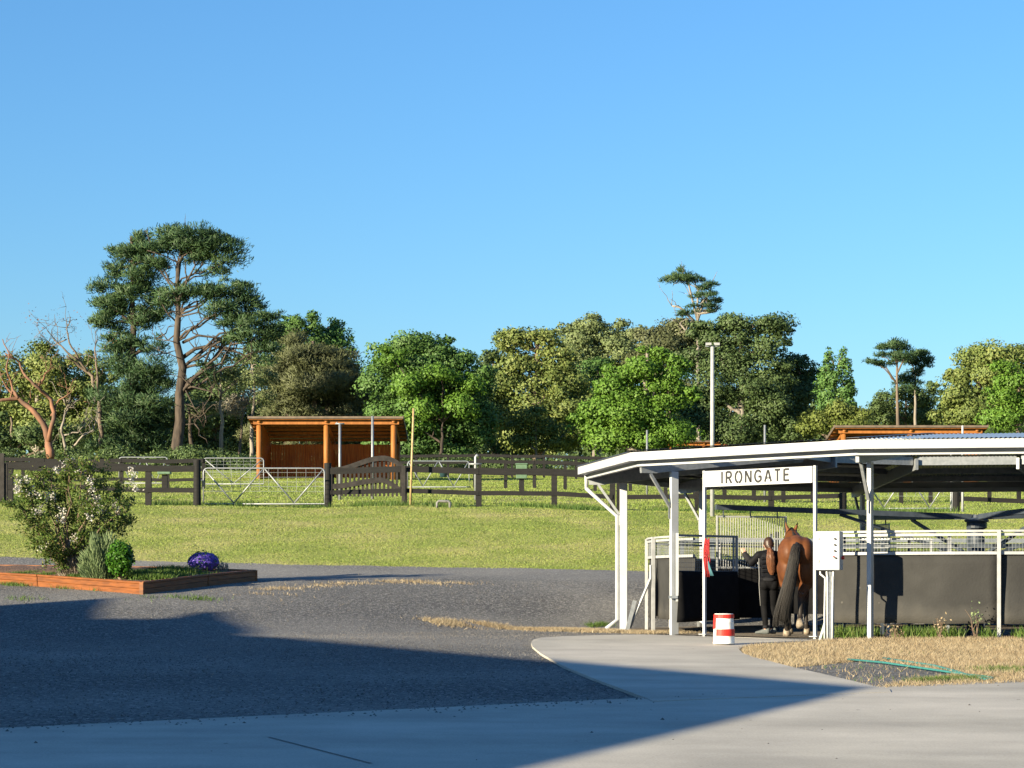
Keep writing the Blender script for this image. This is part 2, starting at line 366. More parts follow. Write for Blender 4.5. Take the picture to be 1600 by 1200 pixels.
groundmat('dry_soil', [(.25, .19, .115), (.18, .13, .08), (.31, .245, .155)], 3, .6, .8, 16, bdist=.04)

# fine grit, faint tyre polish and damp stains in the concrete
m = MATS['concrete']; n = m.node_tree; L = n.links; b = n.nodes['Principled BSDF']; src = b.inputs['Base Color'].links[0].from_socket
geo = n.nodes.new('ShaderNodeNewGeometry')
def nz(sc_, st, lo, hi, det=6):
    mp = n.nodes.new('ShaderNodeMapping'); mp.inputs['Scale'].default_value = st; mp.inputs['Rotation'].default_value = (0, 0, .5); L.new(geo.outputs['Position'], mp.inputs['Vector'])
    no = n.nodes.new('ShaderNodeTexNoise'); no.inputs['Scale'].default_value = sc_; no.inputs['Detail'].default_value = det; L.new(mp.outputs[0], no.inputs['Vector'])
    r = n.nodes.new('ShaderNodeMapRange'); r.inputs[1].default_value = .35; r.inputs[2].default_value = .65; r.inputs[3].default_value = lo; r.inputs[4].default_value = hi; L.new(no.outputs['Fac'], r.inputs[0]); return r.outputs[0]
for o_ in (nz(60, (1, 1, 1), .88, 1.07), nz(.5, (.35, 2.2, 1), .86, 1.05), nz(1.7, (1, 1, 1), .93, 1.04, 9)):
    mx = n.nodes.new('ShaderNodeVectorMath'); mx.operation = 'SCALE'; L.new(src, mx.inputs[0]); L.new(o_, mx.inputs['Scale']); src = mx.outputs[0]
vo = n.nodes.new('ShaderNodeTexVoronoi'); vo.inputs['Scale'].default_value = 1.4; L.new(geo.outputs['Position'], vo.inputs['Vector'])
mr = n.nodes.new('ShaderNodeMapRange'); mr.inputs[1].default_value = .035; mr.inputs[2].default_value = .02; L.new(vo.outputs['Distance'], mr.inputs[0])
mx = n.nodes.new('ShaderNodeMixRGB'); mx.inputs[2].default_value = (.09, .08, .07, 1); L.new(mr.outputs[0], mx.inputs[0]); L.new(src, mx.inputs[1]); L.new(mx.outputs[0], b.inputs['Base Color'])
# ------------------------------------------------------------------ ground sheets
def sheet(name, m, xs, ylo, yhi, ny, dz, kind='structure'):
    vs = []; fs = []
    for x in xs:
        a, c = ylo(x), yhi(x)
        for j in range(ny+1):
            y = a+(c-a)*(j/ny); vs.append((x, y, 0))
    A = np.array(vs); A[:, 2] = T(A[:, 0], A[:, 1])+dz
    k = ny+1
    for i in range(len(xs)-1):
        for j in range(ny): fs.append((i*k+j, (i+1)*k+j, (i+1)*k+j+1, i*k+j+1))
    b = MB(); b.v = [tuple(p) for p in A]; b.f = fs; b.sm = True
    return tag(b.build(name, m), kind=kind)
_ft = [G(a, c) for a, c in ((-40, 869), (0, 870), (100, 872), (250, 877), (400, 881), (600, 885), (800, 888), (960, 891), (1030, 894))]
FOOT = [(-40, _ft[0].y+1)]+[(v.x, v.y) for v in _ft]+[(6, 53), (14, 53), (30, 52)]

def grid(name, m, xs, ys, dz):
    X, Y = np.meshgrid(xs, ys, indexing='ij'); Z = T(X, Y)+dz
    Z -= .14*((np.abs(X) < 30) & (Y < np.interp(X, [q[0] for q in FOOT], [q[1] for q in FOOT])-.75))
    b = MB(); b.v = list(zip(X.ravel(), Y.ravel(), Z.ravel())); k = len(ys)
    b.f = [(i*k+j, (i+1)*k+j, (i+1)*k+j+1, i*k+j+1) for i in range(len(xs)-1) for j in range(k-1)]; b.sm = True
    return tag(b.build(name, m), kind='structure')
gx = np.unique(np.concatenate([np.linspace(-2500, -60, 20), np.linspace(-60, 60, 161), np.linspace(60, 2500, 20)]))
gy = np.unique(np.concatenate([np.linspace(-150, 10, 12), np.linspace(10, 80, 141), np.linspace(80, 260, 61), np.linspace(260, 3000, 20)]))
grid('grass_hill', 'grass_ground', gx, gy, 0.0)

# front edge of the concrete drive, a straight line in plan
A0, A1 = G(0, 1143), G(1000, 1095)
_sl = (A1.y-A0.y)/(A1.x-A0.x)
def drive_edge(x): return A0.y+_sl*(x-A0.x)
def wob(x, a, s): return a*(math.sin(x*s+1.3)+.6*math.sin(x*s*2.7+.4)+.4*math.sin(x*s*6.1+2.))
def foot(x): return float(np.interp(x, [q[0] for q in FOOT], [q[1] for q in FOOT]))+wob(x, .06, 1.7)
sheet('gravel_yard', 'gravel', np.linspace(-40, 30, 421), lambda x: drive_edge(x)-.4, foot, 150, 0.006)
sheet('concrete_drive', 'concrete', np.linspace(-30, 30, 121), lambda x: -12, drive_edge, 20, 0.03)
# concrete path up to the walker
pp = [(830, 1008), (833, 1003), (846, 999.5), (880, 997.5), (940, 995.5), (1000, 994.5), (1060, 996), (1110, 998), (1170, 999.5), (1230, 1002), (1280, 1004),
      (1262, 1005), (1215, 1007.5), (1178, 1010), (1160, 1014), (1155, 1018), (1160, 1024), (1180, 1031), (1240, 1047), (1300, 1061), (1372, 1078.5), (1390, 1082), (1392, 1086), (1020, 1101), (1012, 1097), (980, 1085), (930, 1066), (880, 1045), (845, 1025), (832, 1014)]
poly = [(G(a, c).x, G(a, c).y) for a, c in pp]
mb = MB(); mb.prism(poly, lambda x, y: t(x, y)-.15, lambda x, y: (t(x, y) if y < 36 else max(t(x, y), 0.0))+.037)
tag(mb.build('concrete_path', 'concrete'), kind='structure')
# expansion joints of the drive: thin dark grooves
mb = MB()
for (a, c) in (((420, 1158), (580, 1200)), ((1020, 1099), (1372, 1084))):
    p, q = G(*a), G(*c); d = (q-p).normalized(); nrm = Vector((-d.y, d.x, 0))*.012
    vs = [p+nrm, p-nrm, q-nrm, q+nrm]
    mb.add([(v.x, v.y, t(v.x, v.y)+.034) for v in vs], [(0, 1, 2, 3)])
tag(mb.build('drive_joints', mat('joint', (.16, .155, .145), rough=.9)), kind='structure')
# dry verge in front of the walker wall, with a bare gravel patch
pv = [(1184, 1033), (1162, 1025), (1157, 1018), (1163, 1014), (1180, 1010.5), (1216, 1008), (1264, 1005.5), (1290, 1003), (1400, 1000), (1640, 1000), (1640, 1069), (1376, 1079)]
VERGE = [(G(a, c).x, G(a, c).y) for a, c in pv]
mb = MB(); mb.prism(VERGE, lambda x, y: t(x, y)-.1, lambda x, y: t(x, y)+.012); tag(mb.build('dry_verge', 'dry_soil'), kind='structure')
pg_ = [(1238, 1046), (1262, 1043), (1290, 1041), (1325, 1037), (1370, 1036), (1420, 1044), (1470, 1052), (1490, 1060), (1450, 1064), (1400, 1071), (1376, 1078), (1300, 1061)]
mb = MB(); mb.prism([(G(a, c).x, G(a, c).y) for a, c in pg_], lambda x, y: t(x, y)-.1, lambda x, y: t(x, y)+.018); tag(mb.build('gravel_patch', 'gravel'), kind='structure')
# the sand track inside the walker
mb = MB(); N = 48
vs = [(CX+q*math.cos(2*PI*i/N), CY+q*math.sin(2*PI*i/N), .022) for q in (0.2, 7.0) for i in range(N)]
mb.add(vs, [(i, N+i, N+(i+1) % N, (i+1) % N) for i in range(N)]); tag(mb.build('walker_track', 'sand_track'), kind='structure')

# ------------------------------------------------------------------ grass and weeds: blades nobody could count
def inpoly(P, poly):
    x, y = P[:, 0], P[:, 1]; r = np.zeros(len(P), bool); n = len(poly)
    for i in range(n):
        x1, y1 = poly[i]; x2, y2 = poly[(i+1) % n]
        c = ((y1 > y) != (y2 > y)) & (x < (x2-x1)*(y-y1)/((y2-y1)+1e-12)+x1); r ^= c
    return r
def blades(name, P, hlo, hhi, wd, m, lean=.45, label=None, dz=0.0, tz=None):
    n = len(P); h = RNG.uniform(hlo, hhi, n); a = RNG.uniform(0, 2*PI, n); l = RNG.uniform(0, lean, n)*h
    z = (T(P[:, 0], P[:, 1]) if tz is None else tz)+dz
    b = np.stack([P[:, 0], P[:, 1], z], 1)
    d = np.stack([np.cos(a), np.sin(a), np.zeros(n)], 1); a2 = RNG.uniform(0, 2*PI, n)
    tip = b+np.stack([np.cos(a2)*l, np.sin(a2)*l, h], 1)
    ww = (wd*RNG.uniform(.6, 1.4, n))[:, None]
    V = np.stack([b-d*ww, b+d*ww, tip], 1).reshape(-1, 3)
    o = npmesh(name, V, 3, m); tag(o, kind='stuff')
    if label: tag(o, label, 'grass')
    return o
def scatter(n, x0, x1, y0, y1): return np.stack([RNG.uniform(x0, x1, n), RNG.uniform(y0, y1, n)], 1)
def frustum(P, mg=1.5): return np.abs(P[:, 0]) < P[:, 1]*(800/F)+mg
P = scatter(520000, -20, 20, 46.5, 74); P = P[frustum(P)]
ft = np.array([foot(x) for x in np.linspace(-40, 40, 1601)]); fy = np.interp(P[:, 0], np.linspace(-40, 40, 1601), ft)
P = P[(P[:, 1] > fy-.1+RNG.normal(0, .12, len(P))) & (np.hypot(P[:, 0]-CX, P[:, 1]-CY) > 9.2)]
cl = np.sin(P[:, 0]*1.9+2*np.sin(P[:, 1]*.8))*np.sin(P[:, 1]*2.3+1.5*np.sin(P[:, 0]*.9))
P = P[RNG.uniform(0, 1, len(P)) < .62+.38*cl]
blades('bank_grass', P, .012, .045, .011, 'blade_green', 1.8, 'mown yellow green grass on the bank below the black fence')
# rank tufts at the brow of the bank, along the fence
n_ = 26000; P = np.stack([RNG.uniform(-19, 19, n_), RNG.normal(71.6, .75, n_)], 1)
k_ = (np.sin(P[:, 0]*1.1)+np.sin(P[:, 0]*2.7+1)+RNG.normal(0, .6, n_)) > .1
blades('fence_tufts', P[k_], .08, .26, .012, 'blade_weed', .8, 'longer green tufts growing along the foot of the black fence')
P = scatter(420000, -40, 42, 74, 150); P = P[frustum(P, 3)]
blades('paddock_grass', P, .02, .075, .022, 'blade_far', 1.8, 'smooth green paddock grass beyond the fence up to the trees')
# dry straw on the verge
x0, x1 = min(p[0] for p in VERGE), max(p[0] for p in VERGE); y0, y1 = min(p[1] for p in VERGE), max(p[1] for p in VERGE)
P = scatter(150000, x0, x1, y0, y1); P = P[inpoly(P, VERGE)]
gp = [(G(a, c).x, G(a, c).y) for a, c in pg_]; P = P[~inpoly(P, gp) | (RNG.uniform(0, 1, len(P)) < .03)]
blades('verge_straw', P, .02, .09, .006, 'blade_dry', 1.6, 'dry straw coloured grass on the verge in front of the walker wall')
def clump(P, f, thr):
    """keeps ragged patches only"""
    v = np.sin(P[:, 0]*f+1.7*np.sin(P[:, 1]*f*.8))+np.sin(P[:, 1]*f*1.7+2*np.sin(P[:, 0]*f*.6))+.7*np.sin(P[:, 0]*f*2.9+P[:, 1]*f*2.3)+RNG.normal(0, .5, len(P))
    return P[v > thr]
def strip(pts, n, wd):
    """points along a line given in picture coordinates (px, py)"""
    g = [G(*p) for p in pts]; out = []
    for i in range(len(g)-1):
        k = max(1, int(n*(g[i+1]-g[i]).length/sum((g[j+1]-g[j]).length for j in range(len(g)-1))))
        u = RNG.uniform(0, 1, k)[:, None]; a = np.array(g[i])[:2]; b = np.array(g[i+1])[:2]
        out.append(a+(b-a)*u+RNG.normal(0, 1, (k, 2))*np.array([wd*.8, wd]))
    return np.concatenate(out)
P = np.concatenate([strip([(668, 972), (760, 978), (860, 985), (960, 988)], 12000, .22), strip([(860, 986), (960, 989), (1060, 991)], 9000, .35)])
blades('path_edge_straw', clump(P, 3.1, -.7), .02, .09, .006, 'blade_dry', 1.6, 'thin strip of straw grass along the top edge of the concrete path')
P = np.concatenate([strip([(410, 922), (490, 916), (540, 913)], 1500, .3), strip([(560, 912), (620, 909), (735, 914)], 2600, .3), strip([(400, 930), (450, 934)], 500, .3), strip([(560, 901), (570, 899)], 150, .15)])
blades('yard_straw', clump(P, 2.6, .1), .02, .085, .007, 'blade_dry', 1.3, 'clumps of dead straw grass in the gravel right of the planter')
P = np.concatenate([strip([(-10, 914), (60, 916), (180, 924)], 4200, .16), strip([(230, 936), (330, 938)], 700, .3), strip([(20, 934), (60, 940)], 150, .2)])
blades('planter_weeds', clump(P, 2.9, -.1), .03, .11, .007, 'blade_weed', 1.0, 'short green weeds in the gravel along the planter front')
P = np.concatenate([strip([(920, 979), (950, 977)], 500, .1), strip([(1430, 1069), (1530, 1065)], 2600, .12), strip([(1545, 1052), (1610, 1050)], 1400, .25)])
blades('verge_weeds', P, .03, .10, .006, 'blade_weed', 1.0, 'green weed tufts at the edges of the verge and path')
# weeds under the wall
ang = RNG.uniform(R(-124), R(-62), 9000); rad = RNG.normal(6.45, .22, 9000)
P = np.stack([CX+rad*np.cos(ang), CY+rad*np.sin(ang)], 1); k_ = (np.sin(ang*60)+np.sin(ang*23+1)+RNG.normal(0, .5, 9000)) > -.2
blades('wall_weeds', P[k_], .05, .28, .011, 'blade_weed', .8, 'green weeds growing under the grey rubber wall')
# loose pebbles on gravel and drive
def pebbles(name, P, lo, hi, m, label, dz=0.0):
    n = len(P); r = RNG.uniform(lo, hi, n); z = T(P[:, 0], P[:, 1])+dz
    dirs = np.array([(1, 0, 0), (0, 1, 0), (-1, 0, 0), (0, -1, 0), (0, 0, 1)], float)
    c = np.stack([P[:, 0], P[:, 1], z], 1); a = RNG.uniform(0, PI/2, n)
    def dv(k):
        v = np.tile(dirs[k], (n, 1)); x = v[:, 0]*np.cos(a)-v[:, 1]*np.sin(a); y = v[:, 0]*np.sin(a)+v[:, 1]*np.cos(a)
        return c+np.stack([x, y, v[:, 2]*RNG.uniform(.5, .9, n)], 1)*(r*RNG.uniform(.7, 1.2, n))[:, None]
    q = [dv(k) for k in range(5)]
    V = np.concatenate([np.stack([q[i], q[(i+1) % 4], q[4]], 1) for i in range(4)], 0).reshape(-1, 3)
    return tag(npmesh(name, V, 3, m), label, 'gravel', kind='stuff')
leafmat('stone', [(.035, .035, .036), (.07, .067, .064), (.12, .113, .106), (.20, .19, .18)], trans=0)
P = scatter(110000, -12, 4, 18, 50); P = P[frustum(P, .5)]
P = P[(P[:, 1] > np.array([drive_edge(x) for x in P[:, 0]])) & (P[:, 1] < np.interp(P[:, 0], np.linspace(-40, 40, 1601), ft)-.1) & ~inpoly(P, poly)]
pebbles('loose_gravel', P, .008, .026, 'stone', 'loose grey stones lying on the gravel yard')
P = np.concatenate([scatter(70, -6, 8, 14, 26)]+[np.stack([q := RNG.uniform(-7, 2.2, 260), np.array([drive_edge(x) for x in q])-np.abs(RNG.normal(0, .35, len(q)))], 1)]); P = P[P[:, 1] < np.array([drive_edge(x) for x in P[:, 0]])]
pebbles('stray_stones', P, .008, .02, 'stone', 'stray stones scattered on the concrete drive', .03)

P = scatter(5200, -11.5, 3.5, 21, 50); P = P[frustum(P, .3)]
P = clump(P[(P[:, 1] > np.array([drive_edge(x)+.1 for x in P[:, 0]])) & (P[:, 1] < np.interp(P[:, 0], np.linspace(-40, 40, 1601), ft)) & ~inpoly(P, poly)], .9, .2)
blades('yard_litter', P, .004, .03, .007, 'blade_dry', 4.0, 'scattered straw bits and dry leaves on the gravel yard')
P = clump(np.concatenate([scatter(5000, x0, x1, y0, y1)]), 1.7, .9); P = P[inpoly(P, VERGE)]
blades('verge_green', P, .03, .08, .006, 'blade_weed', 1.2, 'green shoots coming through the straw of the verge')
# ------------------------------------------------------------------ the covered horse walker
C0 = Vector((CX, CY, 0))
VA = [R(-116.7+36*k) for k in range(10)]                # roof corners
def pol(r, a, z): return Vector((CX+r*math.cos(a), CY+r*math.sin(a), z))
RO, RI, ZT, ZI = 7.9, 3.4, 3.30, 3.66                  # outer and inner corner radius, roof height at both
roof = thing('walker_shelter', 'white steel framed ring roof with corrugated sheets covering the round horse walker', 'shelter', (CX, CY, 0))
def ringbox(b, r0, r1, z0, z1):
    for k in range(10):
        a, c = VA[k], VA[(k+1) % 10]
        q = [pol(r0, a, z0), pol(r1, a, z0), pol(r1, c, z0), pol(r0, c, z0)]
        b.add(q+[Vector((v.x, v.y, v.z+z1-z0)) for v in q], [(0, 3, 2, 1), (4, 5, 6, 7), (0, 1, 5, 4), (1, 2, 6, 5), (2, 3, 7, 6), (3, 0, 4, 7)])
for k in range(10):
    a, c = VA[k], VA[(k+1) % 10]; m = (a+c)/2
    # corrugated sheet of this bay
    b = MB(); tg = Vector((-math.sin(m), math.cos(m), 0)); nr = Vector((math.cos(m), math.sin(m), 0))
    half = RO*math.sin(R(18)); n = 480; fs = []
    for i in range(n+1):
        u = -half+2*half*i/n; zc = .009*math.cos(2*PI*u/.076)
        xo = (RO+.03)*math.cos(R(18)); xi = max(RI*math.cos(R(18)), abs(u)/math.tan(R(18)))
        xi = min(xi, xo-.001)
        for x in (xo, xi):
            s_ = (xo-x)/(xo-RI*math.cos(R(18)))
            p = C0+nr*x+tg*u; b.v.append((p.x, p.y, ZT+.012+(ZI-ZT)*s_+zc))
        if i: b.f.append((2*i-2, 2*i, 2*i+1, 2*i-1))
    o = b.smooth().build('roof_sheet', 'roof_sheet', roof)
    # fascia board, soffit, gutter lip
    f = MB(); L_ = RO-.0
    for (r0, r1, z0, z1) in ((RO-.03, RO, ZT-.15, ZT),):
        q = [pol(r0, a, z0), pol(r1, a, z0), pol(r1, c, z0), pol(r0, c, z0)]
        f.add(q+[Vector((v.x, v.y, z1)) for v in q], [(0, 3, 2, 1), (4, 5, 6, 7), (0, 1, 5, 4), (1, 2, 6, 5), (2, 3, 7, 6), (3, 0, 4, 7)])
    f.build('fascia', 'white_paint', roof)
    f = MB(); q = [pol(r, an, z) for an in (a, c) for (r, z) in ((RO-.03, ZT-.148), (RO-.22, ZT-.15), (RO-.24, ZT-.245), (RO-.15, ZT-.245), (RO-.15, ZT-.213), (RO-.165, ZT-.213), (RO-.165, ZT-.235), (RO-.222, ZT-.235), (RO-.205, ZT-.142), (RO-.03, ZT-.140))]
    f.add(q, [(i, (i+1) % 10, 10+(i+1) % 10, 10+i) for i in range(10)])
    f.build('eave_purlin', 'white_paint', roof)
    # purlins under the sheet
    for rr, nm in ((6.6, 'purlin'), (5.2, 'purlin'), (RI+.12, 'inner_beam')):
        zz = ZT+(ZI-ZT)*(RO-rr)/(RO-RI)-.007
        pb = MB(); p, q = pol(rr, a, zz-.09), pol(rr, c, zz-.09); d = (q-p).normalized()
        pb.bar(p+d*.06, q-d*.06, .05, .18 if nm == 'inner_beam' else .12); pb.build(nm, 'galvanised' if nm == 'inner_beam' else 'galv_dull', roof)
    # hip rafter with a tapered tip, brace, post
    rb = MB(); zt = lambda r: ZT+(ZI-ZT)*(RO-r)/(RO-RI)
    tgv = Vector((-math.sin(a), math.cos(a), 0))*.03
    prof = [(RO-.27, ZT-.15), (RO-.22, ZT-.245), (RO-.23, ZT-.36), (RO-.55, ZT-.36), (RO-.62, ZT-.345), (RI-.02, zt(RI)-.30), (RI-.02, zt(RI)-.06), (RO-.6, zt(RO-.6)-.13)]
    k0 = len(prof); q = [pol(r, a, z)+tgv for r, z in prof]+[pol(r, a, z)-tgv for r, z in prof]
    rb.add(q, [tuple(range(k0)), tuple(range(2*k0-1, k0-1, -1))]+[(i, k0+i, k0+(i+1) % k0, (i+1) % k0) for i in range(k0)])
    rb.build('rafter', 'galvanised', roof)
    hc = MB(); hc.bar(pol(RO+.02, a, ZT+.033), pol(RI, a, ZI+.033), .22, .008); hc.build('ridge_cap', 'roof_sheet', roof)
    bb = MB(); bb.bar(pol(RO-.42, a, ZT-.36), pol(7.06, a, 2.34), .05, .05); bb.bar(pol(7.055, a, 2.12), pol(7.055, a, 2.36), .012, .07, up=(math.cos(a), math.sin(a), 0)); bb.build('brace', 'galvanised', roof)
    pb = MB(); pb.box((CX+6.97*math.cos(a), CY+6.97*math.sin(a), 1.46), (.15, .075, 3.04), a); pb.build('post', 'white_paint', roof, bevel=.004)
# downpipe at the left corner
a = VA[8]; tg = Vector((-math.sin(a), math.cos(a), 0))
b = MB(); pts = [pol(RO-.14, a, ZT-.15)-tg*.30, pol(RO-.14, a, ZT-.42)-tg*.30, pol(7.10, a, 2.30)-tg*.02, pol(7.10, a, .22)-tg*.02, pol(7.33, a, .03)-tg*.02]
b.tube(pts, .042, 8); b.build('downpipe', 'white_paint', roof)

# outer wall: rubber panels hung on a steel ring with a mesh band above
wall = thing('walker_wall', 'round grey rubber wall with white rails and wire mesh band under the ring roof', 'wall', (CX, CY, 0))
WR = 6.42; WA0, WA1 = R(-121), R(-121)+R(328)           # the gap faces the camera on the left
posts = [R(-124), R(-99)]+[R(-99+18*k) for k in range(1, 17)]+[R(-154+360)]
def arc(b, r, z, a0, a1, wd, h, step=R(3)):
    n = max(1, int((a1-a0)/step)); 
    for i in range(n):
        p, q = pol(r, a0+(a1-a0)*i/n, z), pol(r, a0+(a1-a0)*(i+1)/n, z); b.bar(p, q, wd, h)
for i in range(len(posts)-1):
    a0, a1 = posts[i], posts[i+1]
    b = MB(); n = max(4, int((a1-a0)/R(1.5))); rows = 7
    ph = RNG.uniform(0, 6)
    for j in range(n+1):
        a = a0+(a1-a0)*j/n
        for k in range(rows+1):
            z = .27+1.17*k/rows; v = 1-k/rows
            r = WR+.02*v+.02*v*math.sin(a*23+ph)+.012*math.sin(a*9+k*.7+ph)
            b.v.append(tuple(pol(r, a, z+.006*math.sin(a*31)*v)))
        if j:
            for k in range(rows): b.f.append(((j-1)*(rows+1)+k, j*(rows+1)+k, j*(rows+1)+k+1, (j-1)*(rows+1)+k+1))
    b.smooth(); o = b.build('rubber_panel', 'rubber', wall)
    sd = o.modifiers.new('t', 'SOLIDIFY'); sd.thickness = .012; sd.offset = -1
    b = MB(); g0, g1 = a0, a1
    arc(b, WR+.03, 1.455, g0, g1, .04, .05); arc(b, WR+.03, 1.765, g0, g1, .035, .045); arc(b, WR+.045, 1.825, g0, g1, .05, .035)
    b.build('rail', 'gate_white', wall)
    b = MB(); nv = max(3, int((a1-a0)*WR/.056))
    for j in range(1, nv):
        a = a0+(a1-a0)*j/nv; b.bar(pol(WR+.02, a, 1.48), pol(WR+.02, a, 1.745), .006, .006)
    for z in (1.55, 1.62, 1.69): arc(b, WR+.024, z, a0, a1, .006, .006)
    b.build('wire_mesh', 'galvanised', wall)
    for am in ((a0*.66+a1*.34, a0*.3+a1*.7) if i == 0 else ((a0+a1)/2,) if i % 2 == 0 else ()):
        b = MB(); b.bar(pol(WR-.05, am, -.02), pol(WR-.05, am, .33), .05, .05); b.build('foot', 'galvanised', wall)
    if i == 0: continue
    b = MB(); b.bar(pol(WR+.09, a0, -.02), pol(WR+.09, a0, 1.84), .06, .06, up=(math.cos(a0), math.sin(a0), 0)); b.build('wall_post', 'gate_white', wall)
a = R(189); b = MB()
b.tube([pol(WR+.14, a, 1.30), pol(WR+.14, a, 1.05), pol(WR+.55, a, 0.10)], .03, 8); b.bar(pol(WR+.45, a, .62), pol(WR+.62, a, -.02), .07, .10, up=(0, 1, 0)); b.build('stay', 'galvanised', wall)
# little inner frame on the wall top near the control box
b = MB()
p0, p1 = R(-120), R(-109)
arc(b, WR-.06, 1.70, p0, p1, .035, .035); b.bar(pol(WR-.06, p1, 1.46), pol(WR-.06, p1, 1.70), .035, .035)
b.bar(pol(WR-.05, R(-106.2), 1.46), pol(WR-.05, R(-106.2), 1.78), .05, .05)
b.build('latch_frame', 'gate_white', wall)

# inner wall of the track
inner = thing('inner_ring', 'dark inner ring wall of the horse walker with blue steel posts', 'wall', (CX, CY, 0))
b = MB(); arc(b, 4.0, .85, 0, 2*PI, .015, .95, R(6)); b.build('rubber_panel', 'black_rubber', inner)
b = MB(); arc(b, 4.02, 1.62, 0, 2*PI, .04, .05, R(6)); arc(b, 4.02, 1.38, 0, 2*PI, .04, .04, R(6)); b.build('rail', 'blue_steel', inner)
for k in range(16):
    a = 2*PI*(k+.37)/16; b = MB(); b.bar(pol(4.04, a, -.02), pol(4.04, a, 1.95), .06, .06); b.build('ring_post', 'blue_steel', inner)

# the carousel: hub, four arms, hanging dividers
car = thing('walker_carousel', 'dark blue steel turning arms on a centre post with hanging divider gates', 'horse walker', (CX, CY, 0))
b = MB(); b.lathe((CX, CY, 0), [(.16, -.02), (.14, .1), (.13, 2.0), (.2, 2.04), (.2, 2.15), (.24, 2.16), (.24, 2.2), (.1, 2.24), (.08, 2.3)], 16); b.build('hub', 'blue_steel', car)
for dg in (195, 285, 15, 105):
    a = R(dg); b = MB(); b.bar(pol(.15, a, 2.26), pol(5.45, a, 2.40), .09, .10); b.build('arm', 'blue_steel', car)
    b = MB(); b.bar(pol(2.9, a, 2.28), pol(.15, a, 1.45), .05, .06); b.build('strut', 'blue_steel', car)
    d = MB(); u = [4.05+i*(1.35/27) for i in range(28)]
    for r in u: d.bar(pol(r, a, 1.22), pol(r, a, 2.22), .013, .013)
    for z in (2.22, 1.80, 1.25): d.bar(pol(4.02, a, z), pol(5.43, a, z), .025, .03)
    d.bar(pol(4.02, a, .35), pol(4.02, a, 2.24), .03, .03); d.bar(pol(5.43, a, .35), pol(5.43, a, 2.24), .03, .03)
    dv = d.build('divider_gate', 'gate_white', car)
    s2 = MB(); s2.bar(pol(4.0, a, .77), pol(5.48, a, .77), .014, .96); s2.build('rubber_skirt', 'black_rubber', dv)
    for r in (4.2, 4.75, 5.3):
        h = MB(); h.bar(pol(r, a, 2.20), pol(r, a, 2.36), .02, .05); h.build('hanger', 'blue_steel', car)

# the gate leaf, swung inwards from the second post
ga = VA[9]; g0 = pol(6.97, ga, 0)+Vector((.05, -.09, 0)); gd = Vector((.715, .699, 0)).normalized(); gn = Vector((gd.y, -gd.x, 0))
gate = thing('walker_gate', 'open walker gate with mesh top and black rubber skirt behind the striped barrel', 'gate', g0)
GL = 1.68
def gp3(u, z, o=0.0): return g0+gd*u+gn*o+Vector((0, 0, z))
b = MB(); b.bar(gp3(.0, .62), gp3(.0, 1.86), .05, .05); b.build('hinge_post', 'white_paint', gate)
b = MB(); b.bar(gp3(.03, 1.82), gp3(GL, 1.82), .04, .04); b.bar(gp3(.03, 1.16), gp3(GL, 1.16), .04, .04); b.bar(gp3(GL, .5), gp3(GL, 1.84), .05, .05); b.bar(gp3(GL-.09, 1.16), gp3(GL-.09, 1.8), .03, .03)
b.build('gate_frame', 'galv_dull', gate)
b = MB()
for i in range(1, 30): b.bar(gp3(.05+i*GL/30, 1.17), gp3(.05+i*GL/30, 1.81), .005, .005)
for i in range(1, 8): b.bar(gp3(.03, 1.16+i*.082), gp3(GL, 1.16+i*.082), .005, .005)
b.build('wire_mesh', 'galv_dull', gate)
b = MB(); rows, cols = 10, 14
for i in range(cols+1):
    for k in range(rows+1):
        u = GL*1.0*i/cols; z = .24+.93*k/rows; v = (1-k/rows)
        if i == 0: u -= .14*max(0, v-.35)
        b.v.append(tuple(gp3(u, z+(.04*v*(i/cols)), .03+.05*v+.02*math.sin(i*.9)*v)))
    if i:
        for k in range(rows): b.f.append(((i-1)*(rows+1)+k, i*(rows+1)+k, i*(rows+1)+k+1, (i-1)*(rows+1)+k+1))
o = b.smooth().build('rubber_skirt', 'black_rubber', gate); sd = o.modifiers.new('t', 'SOLIDIFY'); sd.thickness = .012
b = MB(); q = gp3(-.02, .70); b.box((q.x-.06, q.y-.03, q.z), (.16, .05, .05)); b.build('latch', 'galv_dull', gate)

# ------------------------------------------------------------------ name sign on two posts
ch = Vector((.711, -.703, 0)); cn = Vector((-.703, -.711, 0)); s0 = C0+cn*7.3
def sp(u, z, o=0.0): return s0+ch*u+cn*o+Vector((0, 0, z))
sign = thing('name_sign', 'white sign board with black letters IRONGATE on two slim posts over the walker entrance', 'sign', sp(.3, 0))
U0, U1, SZ0, SZ1 = -.886, 1.512, 2.635, 2.912
b = MB(); b.bar(sp(U0+.03, (SZ0+SZ1)/2, .035), sp(U1-.03, (SZ0+SZ1)/2, .035), .02, SZ1-SZ0); b.build('sign_board', 'white_paint', sign)
for u in (U0, U1):
    b = MB(); b.bar(sp(u, -.02), sp(u, SZ1+.01), .05, .05, up=(ch.x, ch.y, 0)); b.box(tuple(sp(u, .056)), (.16, .14, .012), math.atan2(ch.y, ch.x)); pt = b.build('sign_post', 'white_paint', sign)
    b = MB()
    for z in (SZ0+.04, SZ1-.04): b.tube([sp(u, z, .024), sp(u, z, .034)], .011, 8)
    b.build('bolt', 'galv_dull', pt)
